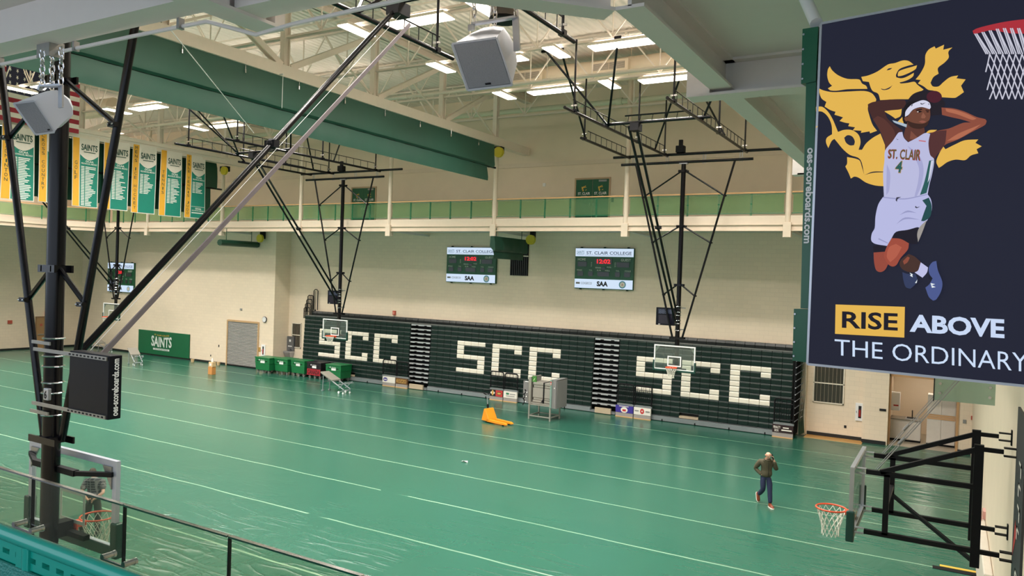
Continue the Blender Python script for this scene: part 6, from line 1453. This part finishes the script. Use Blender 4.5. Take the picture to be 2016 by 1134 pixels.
# checked shirt
def plaid():
    M = bpy.data.materials.new('checked_shirt_cloth'); M.use_nodes = True; N = M.node_tree.nodes; L = M.node_tree.links; b = N['Principled BSDF']; b.inputs['Roughness'].default_value = .85
    tc = N.new('ShaderNodeTexCoord'); mp = N.new('ShaderNodeMapping'); mp.inputs['Rotation'].default_value = (0, 0, .45); L.new(tc.outputs['Object'], mp.inputs[0]); sp = N.new('ShaderNodeSeparateXYZ'); L.new(mp.outputs[0], sp.inputs[0])
    outs = []
    for ax, ss in ((0, 17), (2, 17)):
        f = N.new('ShaderNodeMath'); f.operation = 'MULTIPLY'; f.inputs[1].default_value = ss; L.new(sp.outputs[ax], f.inputs[0]); g = N.new('ShaderNodeMath'); g.operation = 'FRACT'; L.new(f.outputs[0], g.inputs[0]); h = N.new('ShaderNodeMath'); h.operation = 'LESS_THAN'; h.inputs[1].default_value = .2; L.new(g.outputs[0], h.inputs[0]); outs.append(h.outputs[0])
    a = N.new('ShaderNodeMath'); a.operation = 'MAXIMUM'; L.new(outs[0], a.inputs[0]); L.new(outs[1], a.inputs[1])
    m = N.new('ShaderNodeMix'); m.data_type = 'RGBA'; m.inputs[6].default_value = lin('#2b2c30') + (1,); m.inputs[7].default_value = lin('#75726f') + (1,); L.new(a.outputs[0], m.inputs[0]); L.new(m.outputs[2], b.inputs['Base Color'])
    return M
pose2 = dict(pelvis=(0, 0, .95), waist=(.01, 0, 1.08), chest=(.03, 0, 1.28), ub=(.02, 0, 1.42), neck=(.08, .06, 1.48), head=(.17, .13, 1.58), face=(.8, .35, -.5), hem=(0, 0, .9),
    lsh=(.02, .20, 1.42), lel=(-.13, .27, 1.14), lwr=(-.2, .06, .98), lhand=((-.1, -.9, -.25), (0, .2, -1), (-1, 0, 0), .4),
    rsh=(.02, -.20, 1.42), rel=(-.10, -.28, 1.15), rwr=(-.17, -.08, .98), rhand=((.05, .9, -.2), (0, .2, 1), (-1, 0, 0), .4),
    lhip=(0, .1, .92), lkn=(.05, .2, .5), lan=(-.05, .30, .1), ltoe=(.1, .33, .05), lfoot=(1, .2, 0),
    rhip=(0, -.1, .92), rkn=(.04, -.10, .5), ran=(0, -.1, .1), rtoe=(.16, -.1, .05), rfoot=(1, 0, 0))
t, T2, H2 = person('person in dark checked shirt and grey trousers seen from behind under the near hoop', (*at(183, 1053, z=0)[:2], 0), (-.55, .83), pose2,
    dict(shoe=mat('black_shoe', '#1c1c20', .4), sole=BLKI, trousers=mat('dark_grey_trousers', '#3a3a38', .8, var=.15), top=plaid(), topname='shirt', sleeve=1), .94)
q = MB(); rings = []
for j in range(5):
    ph = j * .38; rings.append([H2(-.015 + .102 * math.cos(ph) * math.cos(a) * (1 if math.cos(a) < 0 else .55), .094 * math.cos(ph) * math.sin(a), -.0 + .02 + .115 * math.sin(ph) - (.075 if (j == 0 and math.cos(a) < .3) else 0)) for a in [k * math.pi / 8 for k in range(16)]])
q.loft(rings); q.build('hair', mat('short_brown_hair', '#4a3a2e', .85, var=.2, scale=40), t, True)
q = MB(); q.bx(-.02, .02, -.04, .04, -.06, .06); c = T2((-.21, -.02, .93)); q.v = [(a + c.x, b + c.y, z + c.z) for a, b, z in q.v]; tag(q.build('phone', BLACKM), 'dark phone held behind the back by the person in the checked shirt', 'phone')
